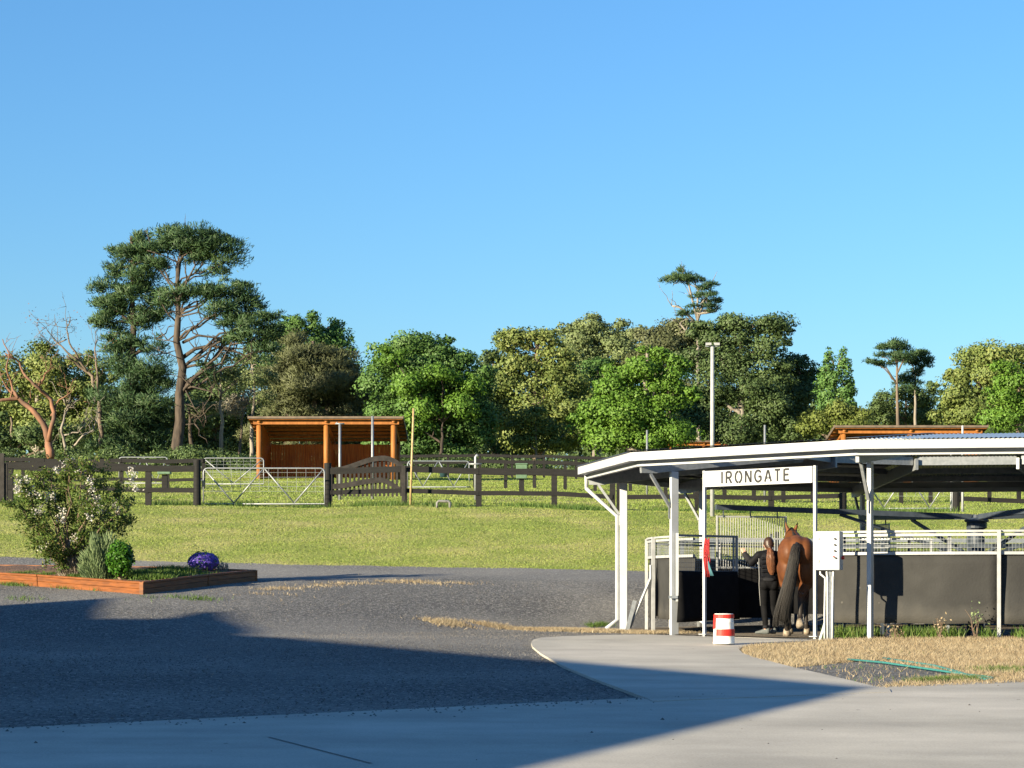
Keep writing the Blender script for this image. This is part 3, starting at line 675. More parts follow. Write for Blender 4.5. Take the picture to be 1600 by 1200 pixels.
def letters(txt, x0, x1, zb, h):
    """stencil lettering as strokes on the board"""
    w_ = .185; 
    def arcp(cx, cy, rx, ry, a0, a1, n=14): return [(cx+rx*math.cos(R(a0+(a1-a0)*i/n)), cy+ry*math.sin(R(a0+(a1-a0)*i/n))) for i in range(n+1)]
    GLY = {
     'I': (.22, [[(.11, 0), (.11, 1)]]),
     'R': (.72, [[(.06, 0), (.06, 1)], [(.12, .96), (.38, .96)]+arcp(.38, .72, .24, .24, 85, -85)+[(.16, .47)], [(.36, .44), (.66, 0)]]),
     'O': (.82, [arcp(.41, .5, .36, .47, 82, -82), arcp(.41, .5, .36, .47, 98, 262)]),
     'N': (.74, [[(.07, 0), (.07, 1)], [(.11, .95), (.63, .05)], [(.67, 0), (.67, 1)]]),
     'G': (.82, [arcp(.42, .5, .37, .47, 40, 300)+[(.74, .18), (.74, .46), (.46, .46)]]),
     'A': (.76, [[(.03, 0), (.35, .97)], [(.41, .97), (.73, 0)], [(.19, .33), (.34, .33)], [(.42, .33), (.57, .33)]]),
     'T': (.68, [[(.02, .96), (.66, .96)], [(.34, .96), (.34, 0)]]),
     'E': (.64, [[(.07, 0), (.07, 1)], [(.11, .96), (.62, .96)], [(.11, .52), (.56, .52)], [(.11, .045), (.63, .045)]])}
    tot = sum(GLY[c][0]*h for c in txt); gap = ((x1-x0)-tot*.93)/(len(txt)-1); x = x0
    for c in txt:
        wd, st = GLY[c]; b = MB()
        for s_ in st:
            for i in range(len(s_)-1):
                (ax, ay), (bx, by) = s_[i], s_[i+1]; d = Vector((bx-ax, by-ay)); d.normalize(); e = .02 if len(s_) > 3 else 0
                p = (x+.93*h*(ax-d.x*e), zb+h*(ay-d.y*e)); q = (x+.93*h*(bx+d.x*e), zb+h*(by+d.y*e))
                b.bar(sp(p[0], p[1], .0466+.0002*(i % 2)), sp(q[0], q[1], .0466+.0002*(i % 2)), .003, w_*h, up=(0, 0, 1) if abs(d.y) < .9 else (ch.x, ch.y, 0))
        b.build('letter', 'letter_black', sign); x += .93*wd*h+gap
letters('IRONGATE', -.475, 1.005, 2.682, .205)

# ------------------------------------------------------------------ red lead ropes on the left sign post
rp = thing('lead_ropes', 'bundle of red lead ropes hung on the sign post above the gate', 'rope', sp(U0+.12, 1.2))
b = MB()
for i in range(9):
    x = (i-4)*.0115; zl = 1.16-.05*(i % 3)
    b.tube([sp(U0+.1+x, 1.72+.02*math.sin(i), .05), sp(U0+.1+x*1.3, 1.55, .07+.01*(i % 2)), sp(U0+.1+x*1.5+.02*math.sin(i*2), 1.36, .06), sp(U0+.11+x, zl, .06)], .009, 6)
for z in (1.62, 1.48, 1.40):
    b.tube([sp(U0+.055, z, .06), sp(U0+.1, z+.03, .09), sp(U0+.15, z-.02, .06)], .015, 6)
b.smooth().build('red_rope', 'rope_red', rp)
b = MB()
for i in range(4): b.tube([sp(U0+.15, 1.33, .08), sp(U0+.17+.01*i, 1.22, .09), sp(U0+.2+.02*i, 1.08, .07)], .012, 6)
b.smooth().build('teal_rope', 'rope_teal', rp)

# ------------------------------------------------------------------ control box
BF = R(-112); bn = Vector((math.cos(BF), math.sin(BF), 0)); bx = Vector((-bn.y, bn.x, 0))
bc = at(1296, 1002, 35.55); bc.z = 0
ctl = thing('control_box', 'white electrical control box with black knobs on a grey conduit pedestal', 'control box', (bc.x, bc.y, 0))
def cp(u, z, o=0.0): return bc+bx*u+bn*o+Vector((0, 0, z))
b = MB(); b.box(tuple(cp(0, 1.485)), (.40, .26, .64), math.atan2(bx.y, bx.x)); b.build('cabinet', 'white_paint', ctl, bevel=.008)
for u, z, nm in ((.125, 1.68, 'knob'), (.125, 1.58, 'knob'), (.125, 1.48, 'knob'), (.135, 1.365, 'knob')):
    b = MB(); b.tube([cp(u, z, .13), cp(u, z, .165)], .016, 10); b.build(nm, 'letter_black', ctl)
b = MB(); b.tube([cp(.105, 1.385, .13), cp(.105, 1.385, .155)], .014, 10); b.build('stop_button', 'red', ctl)
b = MB(); b.tube([cp(.2, 1.37, -.03), cp(.24, 1.37, -.03)], .03, 10); b.build('isolator_switch', 'red', ctl)
for z in (1.68, 1.31):
    b = MB(); b.box(tuple(cp(-.155, z, .136)), (.03, .012, .045), math.atan2(bx.y, bx.x)); b.build('lock', 'galv_dull', ctl)
b = MB(); b.bar(cp(.03, -.02), cp(.03, 1.17), .09, .05); b.build('pedestal', 'galvanised', ctl)
b = MB(); b.bar(cp(-.03, .42), cp(-.17, -.02), .05, .04); b.build('stay', 'galvanised', ctl)
for i, (u, v) in enumerate(((-.06, -.07), (-.02, -.02), (.07, .06))):
    b = MB(); b.tube([cp(-.15+.11*i, 1.17, .02), cp(-.14+.11*i, 1.10, .06), cp(u, 1.04, .06), cp(u, .95, .05), cp(v, .45, .05), cp(v, .0, .05)], .016, 8); b.smooth().build('conduit', 'conduit_grey', ctl)

# ------------------------------------------------------------------ striped barrel on the path
bp = G(1131, 1011); bp.z += .05
bar = thing('striped_barrel', 'white plastic barrel with red square bands on the concrete path', 'barrel', bp)
b = MB(); b.lathe(bp, [(.168, 0), (.17, .015), (.168, .04), (.163, .17), (.165, .18), (.16, .19), (.155, .33), (.157, .34), (.152, .35), (.150, .455), (.142, .47), (.06, .472)], 32); b.smooth().build('body', 'barrel_white', bar)
def band(z0, z1, a0, a1):
    b = MB(); n = 12
    rr = lambda z: .170-.016*(z/.47)+.005
    for i in range(n):
        a, c = a0+(a1-a0)*i/n, a0+(a1-a0)*(i+1)/n
        q = [(bp.x+rr(z)*math.cos(e), bp.y+rr(z)*math.sin(e), bp.z+z) for e in (a, c) for z in (z0, z1)]
        b.add(q, [(0, 2, 3, 1)])
    b.build('red_patch', 'red', bar)
band(.40, .462, R(-175), R(5)); band(.235, .40, R(-190), R(-146)); band(.125, .232, R(-141), R(-8)); band(.235, .40, R(20), R(100)); band(.02, .125, R(100), R(170))

# ------------------------------------------------------------------ garden hose in the verge
hp = [G(1325, 1036), G(1380, 1041), G(1440, 1050), G(1500, 1059), G(1540, 1064), G(1552, 1066), G(1540, 1068), G(1520, 1064), G(1500, 1057), G(1460, 1046), G(1420, 1040), G(1380, 1034)]
b = MB(); b.tube([p+Vector((0, 0, .05)) for p in hp], .015, 6); b.smooth()
tag(b.build('garden_hose', 'hose_teal'), 'teal garden hose lying along the straw verge', 'hose')
# ------------------------------------------------------------------ fences
def fence(name, label, cat, P, h=1.32, rails=((1.22, .20), (.50, .15)), pw=.19, m='fence_black', group='black post and rail fences', roundends=(), skip=(), endh=None, y_off=-.06, postm=None):
    """P: plan points of the posts; rails run on the camera side"""
    th = thing(name, label, cat, (P[0][0], P[0][1], t(*P[0])), group)
    for i, (x, y) in enumerate(P):
        if i in skip: continue
        b = MB(); z = t(x, y)
        if i in roundends:
            b.tube([(x, y, z-.2), (x, y, z+(endh or h+.15))], [.13, .12], 12)
        else: b.box((x, y, z+h/2-.1), (pw, pw*.6, h+.2), RNG.uniform(-.08, .08))
        b.build('post', postm or m, th)
    for i in range(len(P)-1):
        (x, y), (x2, y2) = P[i], P[i+1]
        for rz, rh in rails:
            b = MB(); j = RNG.uniform(-.012, .012)
            ly = y_off-.012*(i % 2)
            b.bar((x, y+ly, t(x, y)+rz+j), (x2, y2+ly, t(x2, y2)+rz+j), .045, rh); b.build('rail', m, th)
    return th
def px_posts(pxs, Y): return [(X_(p, Y), Y) for p in pxs]
YF = 72.0
fence('rail_fence', 'black two rail fence at far left behind the flowering shrub', 'fence', px_posts([-110, 16, 140, 232, 308], 70), roundends=(4,), endh=1.5)
fence('rail_fence', 'black two rail fence between the farm gate and the walker roof', 'fence', px_posts([512, 632, 748, 866, 957], YF), roundends=(0,), endh=1.5)
fence('rail_fence', 'black two rail fence seen through the gap under the walker roof', 'fence', px_posts([968, 1090, 1205, 1317], YF), roundends=(3,), endh=1.5)
fence('rail_fence', 'black two rail fence at far right seen beneath the roof', 'fence', px_posts([1494, 1620, 1740], YF), roundends=(0,), endh=1.5)
fence('rail_fence', 'dark far fence crossing the paddock behind the green feeders', 'fence', px_posts([742, 790, 835, 883, 930, 985, 1040], 100), rails=((1.25, .17), (.70, .15)), pw=.16)
fence('rail_fence', 'long dark fence crossing the paddock behind the walker roof', 'fence', px_posts([1040+46*i for i in range(14)], 86), rails=((1.25, .17), (.75, .15)), pw=.16)
fence('rail_fence', 'dark far fence behind the flowering shrub and left gate', 'fence', px_posts([-40, 36, 70, 130, 190, 262, 318], 92), rails=((1.25, .17), (.85, .13), (.45, .13)), pw=.15)
fence('rail_fence', 'dark three rail fence below the trees right of the timber shelter', 'fence', px_posts([600, 650, 700, 750, 800, 850, 900, 950], 128), rails=((1.3, .17), (.9, .14), (.5, .14)), pw=.15)
# broad dark plank post at the frame edge
b = MB(); p = gr(3, 69); b.box((p.x, p.y, p.z+.75), (.16, .05, 1.75)); b.box((p.x+.02, p.y+.05, p.z+.7), (.3, .05, 1.2)); tag(b.build('plank_post', 'fence_weather', bevel=.01), 'weathered upright plank post at the left edge of the picture', 'post')

def farm_gate(label, px0, px1, Y, h0=.12, h1=1.30, ws=2, mesh=True, m='galvanised', group='steel farm gates', lean=0):
    a, c = gr(px0, Y), gr(px1, Y); z = (a.z+c.z)/2; a.z = c.z = z
    th = thing('farm_gate', label, 'gate', a, group); d = (c-a); L_ = d.length; d = d/L_
    P_ = lambda u, zz: a+d*u+Vector((0, 0, zz))
    b = MB(); r = .026; k = .12
    b.tube([P_(0, h0), P_(0, h1-k), P_(k*.3, h1-k*.3), P_(k, h1), P_(L_-k, h1), P_(L_-k*.3, h1-k*.3), P_(L_, h1-k), P_(L_, h0), P_(0, h0)], r, 8); b.smooth().build('gate_frame', m, th)
    for i in range(ws):
        b = MB(); u0 = L_*i/ws; u1 = L_*(i+1)/ws; um = (u0+u1)/2
        b.tube([P_(u0+.03, h1-.03), P_(um, h0+.03)], r*.9, 8); b.tube([P_(um, h0+.03), P_(u1-.03, h1-.03)], r*.9, 8); b.smooth().build('brace', m, th)
    if mesh:
        b = MB(); zl = h0+.42
        n = int(L_/.30)
        for i in range(1, n): b.bar(P_(L_*i/n, zl), P_(L_*i/n, h1), .009, .009)
        for i in range(5): b.bar(P_(0, zl+i*.155), P_(L_, zl+i*.155), .009, .009)
        b.build('wire_mesh', m, th)
    b = MB(); b.bar(P_(-.14, .9), P_(.02, .9), .03, .03); b.build('hinge', 'galv_dull', th)
    return th
farm_gate('galvanised farm gate with W brace and wire mesh in front of the timber shelter', 318, 507, 71)
farm_gate('smaller galvanised mesh gate half hidden behind the nearest gate', 318, 412, 98, ws=1)
farm_gate('pale gate with W brace behind the rail fence beside the flowering shrub', 186, 262, 98, ws=2, mesh=False)
farm_gate('dark steel gate with silver top rail right of the bamboo stake', 637, 733, 98, ws=2, mesh=False, m='galv_dull')
farm_gate('galvanised mesh gate seen under the walker roof at right', 1345, 1488, 73, ws=2)
# ornamental timber gate: two arched rails with slats
Y = 74.5; a, c = gr(517, Y), gr(630, Y); z = (a.z+c.z)/2
og = thing('arched_gate', 'black timber gate with curved double rails and upright slats left of the bamboo stake', 'gate', (a.x, Y, z))
def curve(u, top):
    h = .5-.5*math.cos(PI*min(1, u/.72)) if u < .72 else 1-.75*((u-.72)/.28)**2
    return (1.18+.42*h) if top else (.62+.22*h-.25*max(0, u-.72)/.28)
for top in (True, False):
    b = MB(); n = 24; vs = []
    for i in range(n+1):
        u = i/n; x = a.x+(c.x-a.x)*u; zz = z+curve(u, top)
        for dy in (-.03, .03):
            for dz in (-.09, .09): vs.append((x, Y+dy, zz+dz))
    fs = []
    for i in range(n):
        q = i*4; r = q+4
        fs += [(q, r, r+1, q+1), (q+3, r+3, r+2, q+2), (q+1, r+1, r+3, q+3), (q+2, r+2, r, q)]
    fs += [(0, 1, 3, 2), (4*n, 4*n+2, 4*n+3, 4*n+1)]
    b.add(vs, fs); b.build('curved_rail', 'fence_weather', og)
for i in range(17):
    u = (i+.5)/17; x = a.x+(c.x-a.x)*u; b = MB(); b.box((x, Y+.05, z+(curve(u, True)+.28)/2), (.075, .03, curve(u, True)-.28)); b.build('slat', 'fence_weather', og)
for u in (0, 1): b = MB(); b.box((a.x+(c.x-a.x)*u, Y, z+.7), (.1, .08, 1.2)); b.build('stile', 'fence_weather', og)
# second timber post tight against the gate end post
b = MB(); p = gr(637, YF-.2); b.box((p.x-.13, p.y-.05, p.z+.58), (.13, .1, 1.5)); tag(b.build('gate_post', 'fence_weather', bevel=.01), 'square timber gate post beside the bamboo stake', 'post')
# low hitching rail behind the walker
P = [(X_(p, 56), 56.0) for p in (1066, 1113, 1200, 1290, 1380, 1470, 1560, 1650)]
fence('low_rail', 'low weathered grey rail on short posts behind the walker', 'fence', P, h=.62, rails=((.56, .10),), pw=.10, m='galv_dull', group=None)

# ------------------------------------------------------------------ poles and small things in the paddock
def pole(name, label, cat, px, py_top, Y, r, m, lean=0.0, group=None, tee=False):
    p = gr(px, Y); top = Z_(py_top, Y); b = MB()
    b.tube([(p.x, p.y, p.z-.1), (p.x+lean, p.y, top)], [r, r*.85], 8); b.smooth()
    if tee: b.box((p.x+lean, p.y, top), (.34, .05, .05)); b.tube([(p.x-.1, p.y, top), (p.x-.1, p.y, top+.06)], .03, 6)
    return tag(b.build(name, m), label, cat, group)
pole('riser_pipe', 'pale metal pipe with a T top in front of the shelter back wall', 'pole', 531, 662, 80, .055, 'galvanised', tee=True, group='thin metal poles')
pole('riser_pipe', 'tall pale pole rising above the shelter roof edge', 'pole', 582, 650, 80, .055, 'galvanised', group='thin metal poles')
pole('garden_stake', 'thin leaning bamboo stake standing in front of the black fence', 'stake', 641, 638, YF-.6, .04, 'bamboo', lean=.11)
pole('riser_pipe', 'short pale pole above the roof corner of the walker', 'pole', 1011, 672, 95, .05, 'galvanised', group='thin metal poles')
pole('riser_pipe', 'thin pale pole before the dark trees above the sign', 'pole', 1195, 664, 85, .05, 'galvanised', group='thin metal poles')
pole('riser_pipe', 'thin white pole in front of the right hand timber shelter', 'pole', 1504, 665, 71, .04, 'white_paint', group='thin metal poles')
pole('riser_pipe', 'white pole close left of the round gate post under the roof', 'pole', 1486, 702, 73.5, .03, 'white_paint', group='thin metal poles')
# flood light mast
p = gr(1113, 68); zt_ = Z_(541, 68)
fl = thing('flood_light', 'tall pale steel mast with flood lights rising behind the walker roof', 'lamp post', p)
b = MB(); b.tube([(p.x, p.y, p.z-.2), (p.x, p.y, zt_)], [.072, .058], 12); b.smooth().build('mast', 'gate_white', fl)
b = MB(); b.bar((p.x-.22, p.y, zt_), (p.x+.22, p.y, zt_), .05, .04); b.build('cross_arm', 'galv_dull', fl)
for dx in (-.12, .14):
    b = MB(); b.bar((p.x+dx, p.y-.14, zt_+.06), (p.x+dx, p.y+.14, zt_+.09), .16, .08); b.build('lamp_head', 'gate_white', fl)
# water pipe bend, riser tap, feeders
p, q = gr(683, 69.6), gr(703, 69.6)
b = MB(); b.tube([(p.x, p.y, p.z-.1), (p.x, p.y, p.z+.18), (p.x+.05, p.y, p.z+.23), (q.x-.05, q.y, p.z+.23), (q.x, q.y, p.z+.18), (q.x, q.y, q.z-.1)], .045, 8)
tag(b.smooth().build('pipe_hoop', 'black_pipe'), 'low black and white pipe hoop in the grass before the fence', 'pipe')
p = gr(743, 84); b = MB(); b.tube([(p.x, p.y, p.z), (p.x, p.y, Z_(714, 84)), (p.x+.05, p.y, Z_(711, 84)), (p.x+.1, p.y, Z_(713, 84))], .055, 8)
b.box((p.x, p.y, Z_(725, 84)), (.5, .1, .06)); tag(b.smooth().build('water_tap', 'galvanised'), 'grey standpipe tap on the fence top near the feeders', 'tap')
def feeder(label, px, pyt, pyb, Y, house=False, post=True, wpx=18):
    p = at(px, pyb, Y); w_ = wpx/F*Y; h = (pyb-pyt)/F*Y; g = t(p.x, Y)
    th = thing('feeder', label, 'feeder', (p.x, Y, g), 'green feed boxes on the paddock fences')
    b = MB()
    if house: b.add([(p.x-w_/2, Y-.2, p.z), (p.x+w_/2, Y-.2, p.z), (p.x+w_/2, Y+.2, p.z), (p.x-w_/2, Y+.2, p.z), (p.x-w_/2, Y-.2, p.z+h*.5), (p.x+w_*.1, Y-.2, p.z+h*.55), (p.x+w_*.1, Y+.2, p.z+h*.55), (p.x-w_/2, Y+.2, p.z+h*.5), (p.x+w_*.22, Y-.15, p.z+h), (p.x+w_*.42, Y-.15, p.z+h), (p.x+w_*.5, Y-.2, p.z+h*.5), (p.x+w_*.5, Y+.2, p.z+h*.5), (p.x+w_*.42, Y+.15, p.z+h), (p.x+w_*.22, Y+.15, p.z+h)],
        [(0, 3, 2, 1), (0, 1, 10, 5, 4), (3, 7, 6, 11, 2), (0, 4, 7, 3), (4, 5, 6, 7), (1, 2, 11, 10), (5, 10, 9, 8), (6, 13, 12, 11), (8, 9, 12, 13), (9, 10, 11, 12), (5, 8, 13, 6)])
    else:
        b.add([(p.x-w_*.46, Y-.2, p.z), (p.x+w_*.46, Y-.2, p.z), (p.x+w_*.46, Y+.2, p.z), (p.x-w_*.46, Y+.2, p.z), (p.x-w_/2, Y-.24, p.z+h), (p.x+w_/2, Y-.24, p.z+h), (p.x+w_/2, Y+.24, p.z+h), (p.x-w_/2, Y+.24, p.z+h)], [(0, 3, 2, 1), (4, 5, 6, 7), (0, 1, 5, 4), (1, 2, 6, 5), (2, 3, 7, 6), (3, 0, 4, 7)])
        b.box((p.x, Y, p.z+h*.98), (w_*1.08, .54, .05))
    b.build('trough', 'green_plastic', th, bevel=.015)
    b = MB(); b.box((p.x, Y+.05, (p.z+g)/2-.1), (.22, .15, p.z-g+.16)); b.build('post', 'fence_black', th)
    return th
feeder('green peaked feed box on the fence right of the flowering shrub', 257, 727, 741, 88, house=True, wpx=20)
feeder('upper green feed box of the two above the black post', 815, 725, 734, 95)
feeder('lower green feed box on a black post in the middle paddock', 815, 739, 748, 90)
p = at(693, 745, 97); b = MB(); b.lathe(p, [(.10, -.02), (.15, .0), (.19, .22), (.20, .23)], 16); tag(b.smooth().build('water_tub', 'blue_plastic'), 'dark blue tub hanging on the dark steel gate', 'tub')

# ------------------------------------------------------------------ timber field shelters
def shelter(label, x0, xm, x1, Y, yf_top, ybase, D=4.6, over=.55, m1='shed_pine', m2='shed_board', gz=None, open_front=True):
    a = X_(x0, Y); mid = X_(xm, Y); c = X_(x1, Y); g = Z_(ybase, Y) if gz is None else gz
    zf = Z_(yf_top, Y); zb = zf-.74
    th = thing('field_shelter', label, 'shelter', ((a+c)/2, Y, g), 'timber horse shelters in the paddocks')
    slope = (zf-zb)/D
    b = MB()                                                      # roof: corrugated sheet on purlins
    n = int((c-a+2*over)/.05); vs = []; fs = []
    for i in range(n+1):
        x = a-over+(c-a+2*over)*i/n; z_ = .02*math.cos(i*1.6)
        vs += [(x, Y-.5, zf+.14+.5*slope+z_), (x, Y+D+.35, zb+.14-.35*slope+z_)]
        if i: fs.append((2*i-2, 2*i, 2*i+1, 2*i-1))
    b.add(vs, fs); b.bar((a-over, Y-.52, zf+.08+.5*slope), (c+over, Y-.52, zf+.08+.5*slope), .03, .12)
    for xx in (a-over, c+over): b.bar((xx, Y-.5, zf+.10+.5*slope), (xx, Y+D+.35, zb+.10-.35*slope), .03, .16)
    b.build('roof', 'shed_roof', th)
    for k in range(7):
        u = k/6; b = MB(); yy = Y-.40+(D+.5)*u; zz = zf+.04-(yy-Y)*slope
        b.bar((a-over+.06, yy, zz), (c+over-.06, yy, zz), .06, .13); b.build('purlin', m1, th)
    for x in (a, mid, c):
        b = MB(); b.tube([(x, Y, g-.3), (x, Y, zf-.05)], .15, 12); b.smooth().build('post', m1, th)
        b = MB(); b.tube([(x, Y+D, g-.3), (x, Y+D, zb-.05)], .13, 12); b.smooth().build('post', m1, th)
        b = MB(); b.tube([(x+.02, Y-.3, zf-.06+.3*slope), (x+.02, Y+D+.2, zb-.06-.2*slope)], .10, 10); b.smooth().build('rafter', m1, th)
    b = MB(); b.bar((a-.3, Y-.18, zf-.10), (c+.3, Y-.18, zf-.10), .06, .18); b.build('front_beam', m1, th)
    wall_h = zb-g-.24
    for (p, q) in ((a, mid), (mid, c)):
        b = MB(); k = int((q-p)/.15)
        for i in range(k):
            x = p+(q-p)*(i+.5)/k; b.box((x, Y+D-.13+.01*(i % 2), g+wall_h/2+.03*random.random()), (.147*(1 if random.random() > .12 else .93), .025, wall_h))
        b.build('back_wall', m2, th)
    for x, nm in ((a+.12, 'side_wall'), (mid+.13, 'partition'), (c-.12, 'side_wall')):
        b = MB(); k = int(D/.16)
        for i in range(k):
            yy = Y+.15+(D-.3)*(i+.5)/k; top = zf-.02-(yy-Y)*slope if nm == 'side_wall' else zf-.85-(yy-Y)*slope
            b.box((x, yy, (g+top)/2), (.03, (D-.3)/k-.004, top-g))
        b.build(nm, m1, th)
    return th
shelter('open fronted orange timber shelter with two bays behind the farm gate', 405, 510, 615, 116, 658, 751)
shelter('timber shelter mostly hidden behind the walker roof at right', 1318, 1422, 1525, 116, 672, 771)
shelter('distant dark timber shelter roof behind the flood light mast', 1048, 1100, 1152, 185, 693, 712, gz=t(X_(1100, 185), 185))
# ------------------------------------------------------------------ foliage tools
def shell(c, r, n, flat=0.0, inner=.35, below=.35):
    """n points near the surface of an ellipsoid, thinner below; returns points and outward normals"""
    d = RNG.normal(0, 1, (int(n*1.7)+8, 3)); d /= np.linalg.norm(d, axis=1)[:, None]
    k = (d[:, 2] > -.25) | (RNG.uniform(0, 1, len(d)) < below); d = d[k][:n]
    q = 1-inner*RNG.uniform(0, 1, len(d))**1.6
    return np.asarray(c)+d*q[:, None]*np.asarray(r), d
def leaves(P, N, size, jitter=.9, aspect=.62, want_n=False):
    """leaf-shaped quads facing roughly along N"""
    n = len(P); nn = N*.75+RNG.normal(0, jitter*.6, (n, 3)); nn[:, 2] += .15; nn /= np.linalg.norm(nn, axis=1)[:, None]+1e-9
    nn *= np.where((nn*N).sum(1) < 0, -1.0, 1.0)[:, None]
    t_ = np.cross(nn, RNG.normal(0, 1, (n, 3))); t_ /= np.linalg.norm(t_, axis=1)[:, None]+1e-9
    b_ = np.cross(nn, t_); s = (size*RNG.uniform(.55, 1.35, n))[:, None]
    V = np.stack([P-t_*s, P-b_*s*aspect+nn*s*.12, P+t_*s, P+b_*s*aspect+nn*s*.12], 1).reshape(-1, 3)
    if want_n:
        q = nn*.55+N*.65; return V, q/(np.linalg.norm(q, axis=1)[:, None]+1e-9)
    return V
def needles(P, N, size):
    """short tufts of needles standing out along N"""
    n = len(P); d = N*.8+RNG.normal(0, .45, (n, 3)); d[:, 2] += .35; d /= np.linalg.norm(d, axis=1)[:, None]+1e-9
    t_ = np.cross(d, RNG.normal(0, 1, (n, 3))); t_ /= np.linalg.norm(t_, axis=1)[:, None]+1e-9; s = (size*RNG.uniform(.6, 1.4, n))[:, None]
    f = np.cross(t_, d); t_ *= np.where((f*N).sum(1) < 0, -1.0, 1.0)[:, None]; f = np.cross(t_, d)
    q = f*.5+N*.7; q /= np.linalg.norm(q, axis=1)[:, None]+1e-9
    return np.stack([P-d*s*.5-t_*s*.16, P-d*s*.5+t_*s*.16, P+d*s*1.2+t_*s*.10, P+d*s*1.2-t_*s*.10], 1).reshape(-1, 3), q
def wiggle(a, b, n=5, amp=.1, sag=0.0):
    a, b = Vector(a), Vector(b); L_ = (b-a).length; out = []
    for i in range(n+1):
        u = i/n; p = a.lerp(b, u)
        if 0 < i < n: p += Vector(RNG.normal(0, 1, 3))*amp*L_*.5
        p.z += sag*L_*math.sin(PI*u); out.append(p)
    return out
def branch(b, a, c, r0, r1, n=5, amp=.08, sag=.06, sides=6, twigs=0, tl=1.0, tr=None):
    pts = wiggle(a, c, n, amp, sag); b.tube(pts, [r0+(r1-r0)*i/n for i in range(n+1)], sides)
    for k in range(twigs):
        i = int(RNG.integers(max(1, n//3), n+1)); p = pts[i]; d = (pts[i]-pts[i-1]).normalized()
        e = (d*.6+Vector(RNG.normal(0, .6, 3))+Vector((0, 0, .25))).normalized()*tl*RNG.uniform(.5, 1.2)
        branch(b, p, p+e, (tr or r1)*.8, r1*.25, 3, .12, .05, 4)
    return pts
TREES = 'trees along the ridge behind the paddocks'
def tree(name, label, px, Y, lobes, leaf, bark='bark_mid', size=.30, sub=1.15, dens=1.0, tr=.3, cat='tree', group=TREES, pybase=None, flat=1.0, depth=.85, trunk_top=None, extra=None, fill=1.0, twigs=0, lean=0.0, inner=.4, needle=False, sat=True):
    """lobes: (px, py, rx, ry) of the crown's masses in photo pixels at distance Y"""
    k = Y/F; bx_ = X_(px, Y); g = t(bx_, Y) if pybase is None else Z_(pybase, Y)
    th = thing(name, label, cat, (bx_, Y, g), group)
    L3 = []; big = list(lobes)
    for (lx, ly, rx, ry) in lobes:
        for _ in range((3 if needle else 2) if sat else 0):
            f_ = RNG.uniform(.28, .55); an_ = RNG.uniform(-.4, PI+.4) if not needle else RNG.uniform(0, 2*PI)
            big.append((lx+math.cos(an_)*rx*RNG.uniform(.85, 1.15), ly-math.sin(an_)*ry*RNG.uniform(.9, 1.35 if not needle else 1.7), rx*f_, max(2.5, ry*f_*(1.0 if not needle else 1.1))))
    for (lx, ly, rx, ry) in big:
        yo = Y+RNG.uniform(-.35, .35)*rx*k
        L3.append((Vector((X_(lx, Y), yo, Z_(ly, Y))), Vector((rx*k, rx*k*depth, ry*k))))
    ztop = max(c.z for c, r in L3); zt_ = ztop if trunk_top is None else Z_(trunk_top, Y)
    b = MB(); npt = 8; tp = []
    for i in range(npt+1):
        u = i/npt; tp.append(Vector((bx_+lean*k*u+RNG.normal(0, .12)*(i > 0)*tr*2, Y+RNG.normal(0, .1)*(i > 0)*tr, g-.3+(zt_-g+.3)*u)))
    b.tube(tp, [tr*(1.25 if i == 0 else 1.0-.72*i/npt) for i in range(npt+1)], 10)
    for c, r in L3[:len(lobes)]:
        i = min(range(1, npt+1), key=lambda q: abs(tp[q].z-(c.z-.55*abs(c.x-bx_)-.3*r.z))); a = tp[i]
        if (c-a).length > .6: branch(b, a, c, (tr*(.75-.5*i/npt)+.03)*(.42 if extra else .8), .04, 6, .06, .05, 6, twigs=twigs+2, tl=min(r)*.8, tr=.08)
    if extra: extra(b, tp)
    b.smooth().build('trunk', bark, th)
    VV = []; NN = []
    for c, r in L3:
        area = 4*PI*((r.x*r.y)**1.6/3+(r.x*r.z)**1.6/3+(r.y*r.z)**1.6/3)**(1/1.6)
        rs0 = min(sub, .55*max(r.x, r.z)); nsub = max(5, int(fill*area*.95/(PI*rs0*rs0*.8)))
        d_ = RNG.normal(0, 1, (nsub, 3)); d_ /= np.linalg.norm(d_, axis=1)[:, None]; d_[:, 2] += .12
        q_ = 1.12-.62*RNG.uniform(0, 1, nsub)**1.3                       # some sprays stand out of the outline, some sit deep
        C_ = np.array(c)+d_*q_[:, None]*np.array([max(.2, r.x-rs0*.45), max(.2, r.y-rs0*.45), max(.15, r.z-rs0*.35*flat)])
        for q in range(nsub):
            s_ = rs0*float(np.clip(RNG.lognormal(-.15, .42), .35, 1.5)); nl = int(dens*4.6*s_*s_*(.6+.4*flat)/(size*size)*RNG.uniform(.55, 1.15))
            sq = np.array([s_*RNG.uniform(.8, 1.35), s_*RNG.uniform(.8, 1.35), s_*.70*flat*RNG.uniform(.7, 1.2)])
            P_, N_ = shell(C_[q], sq, nl, inner=.75 if needle else .62, below=.45)
            P_ = P_+RNG.normal(0, .10*s_, P_.shape)
            M_ = N_*.75+d_[q]*.45; M_ /= np.linalg.norm(M_, axis=1)[:, None]+1e-9
            v_, n_ = needles(P_, M_, size*1.7) if needle else leaves(P_, M_, size, jitter=.8, want_n=True)
            VV.append(v_); NN.append(n_)
    npmesh('crown', np.concatenate(VV), 4, leaf, th, normals=np.concatenate(NN))
    return th
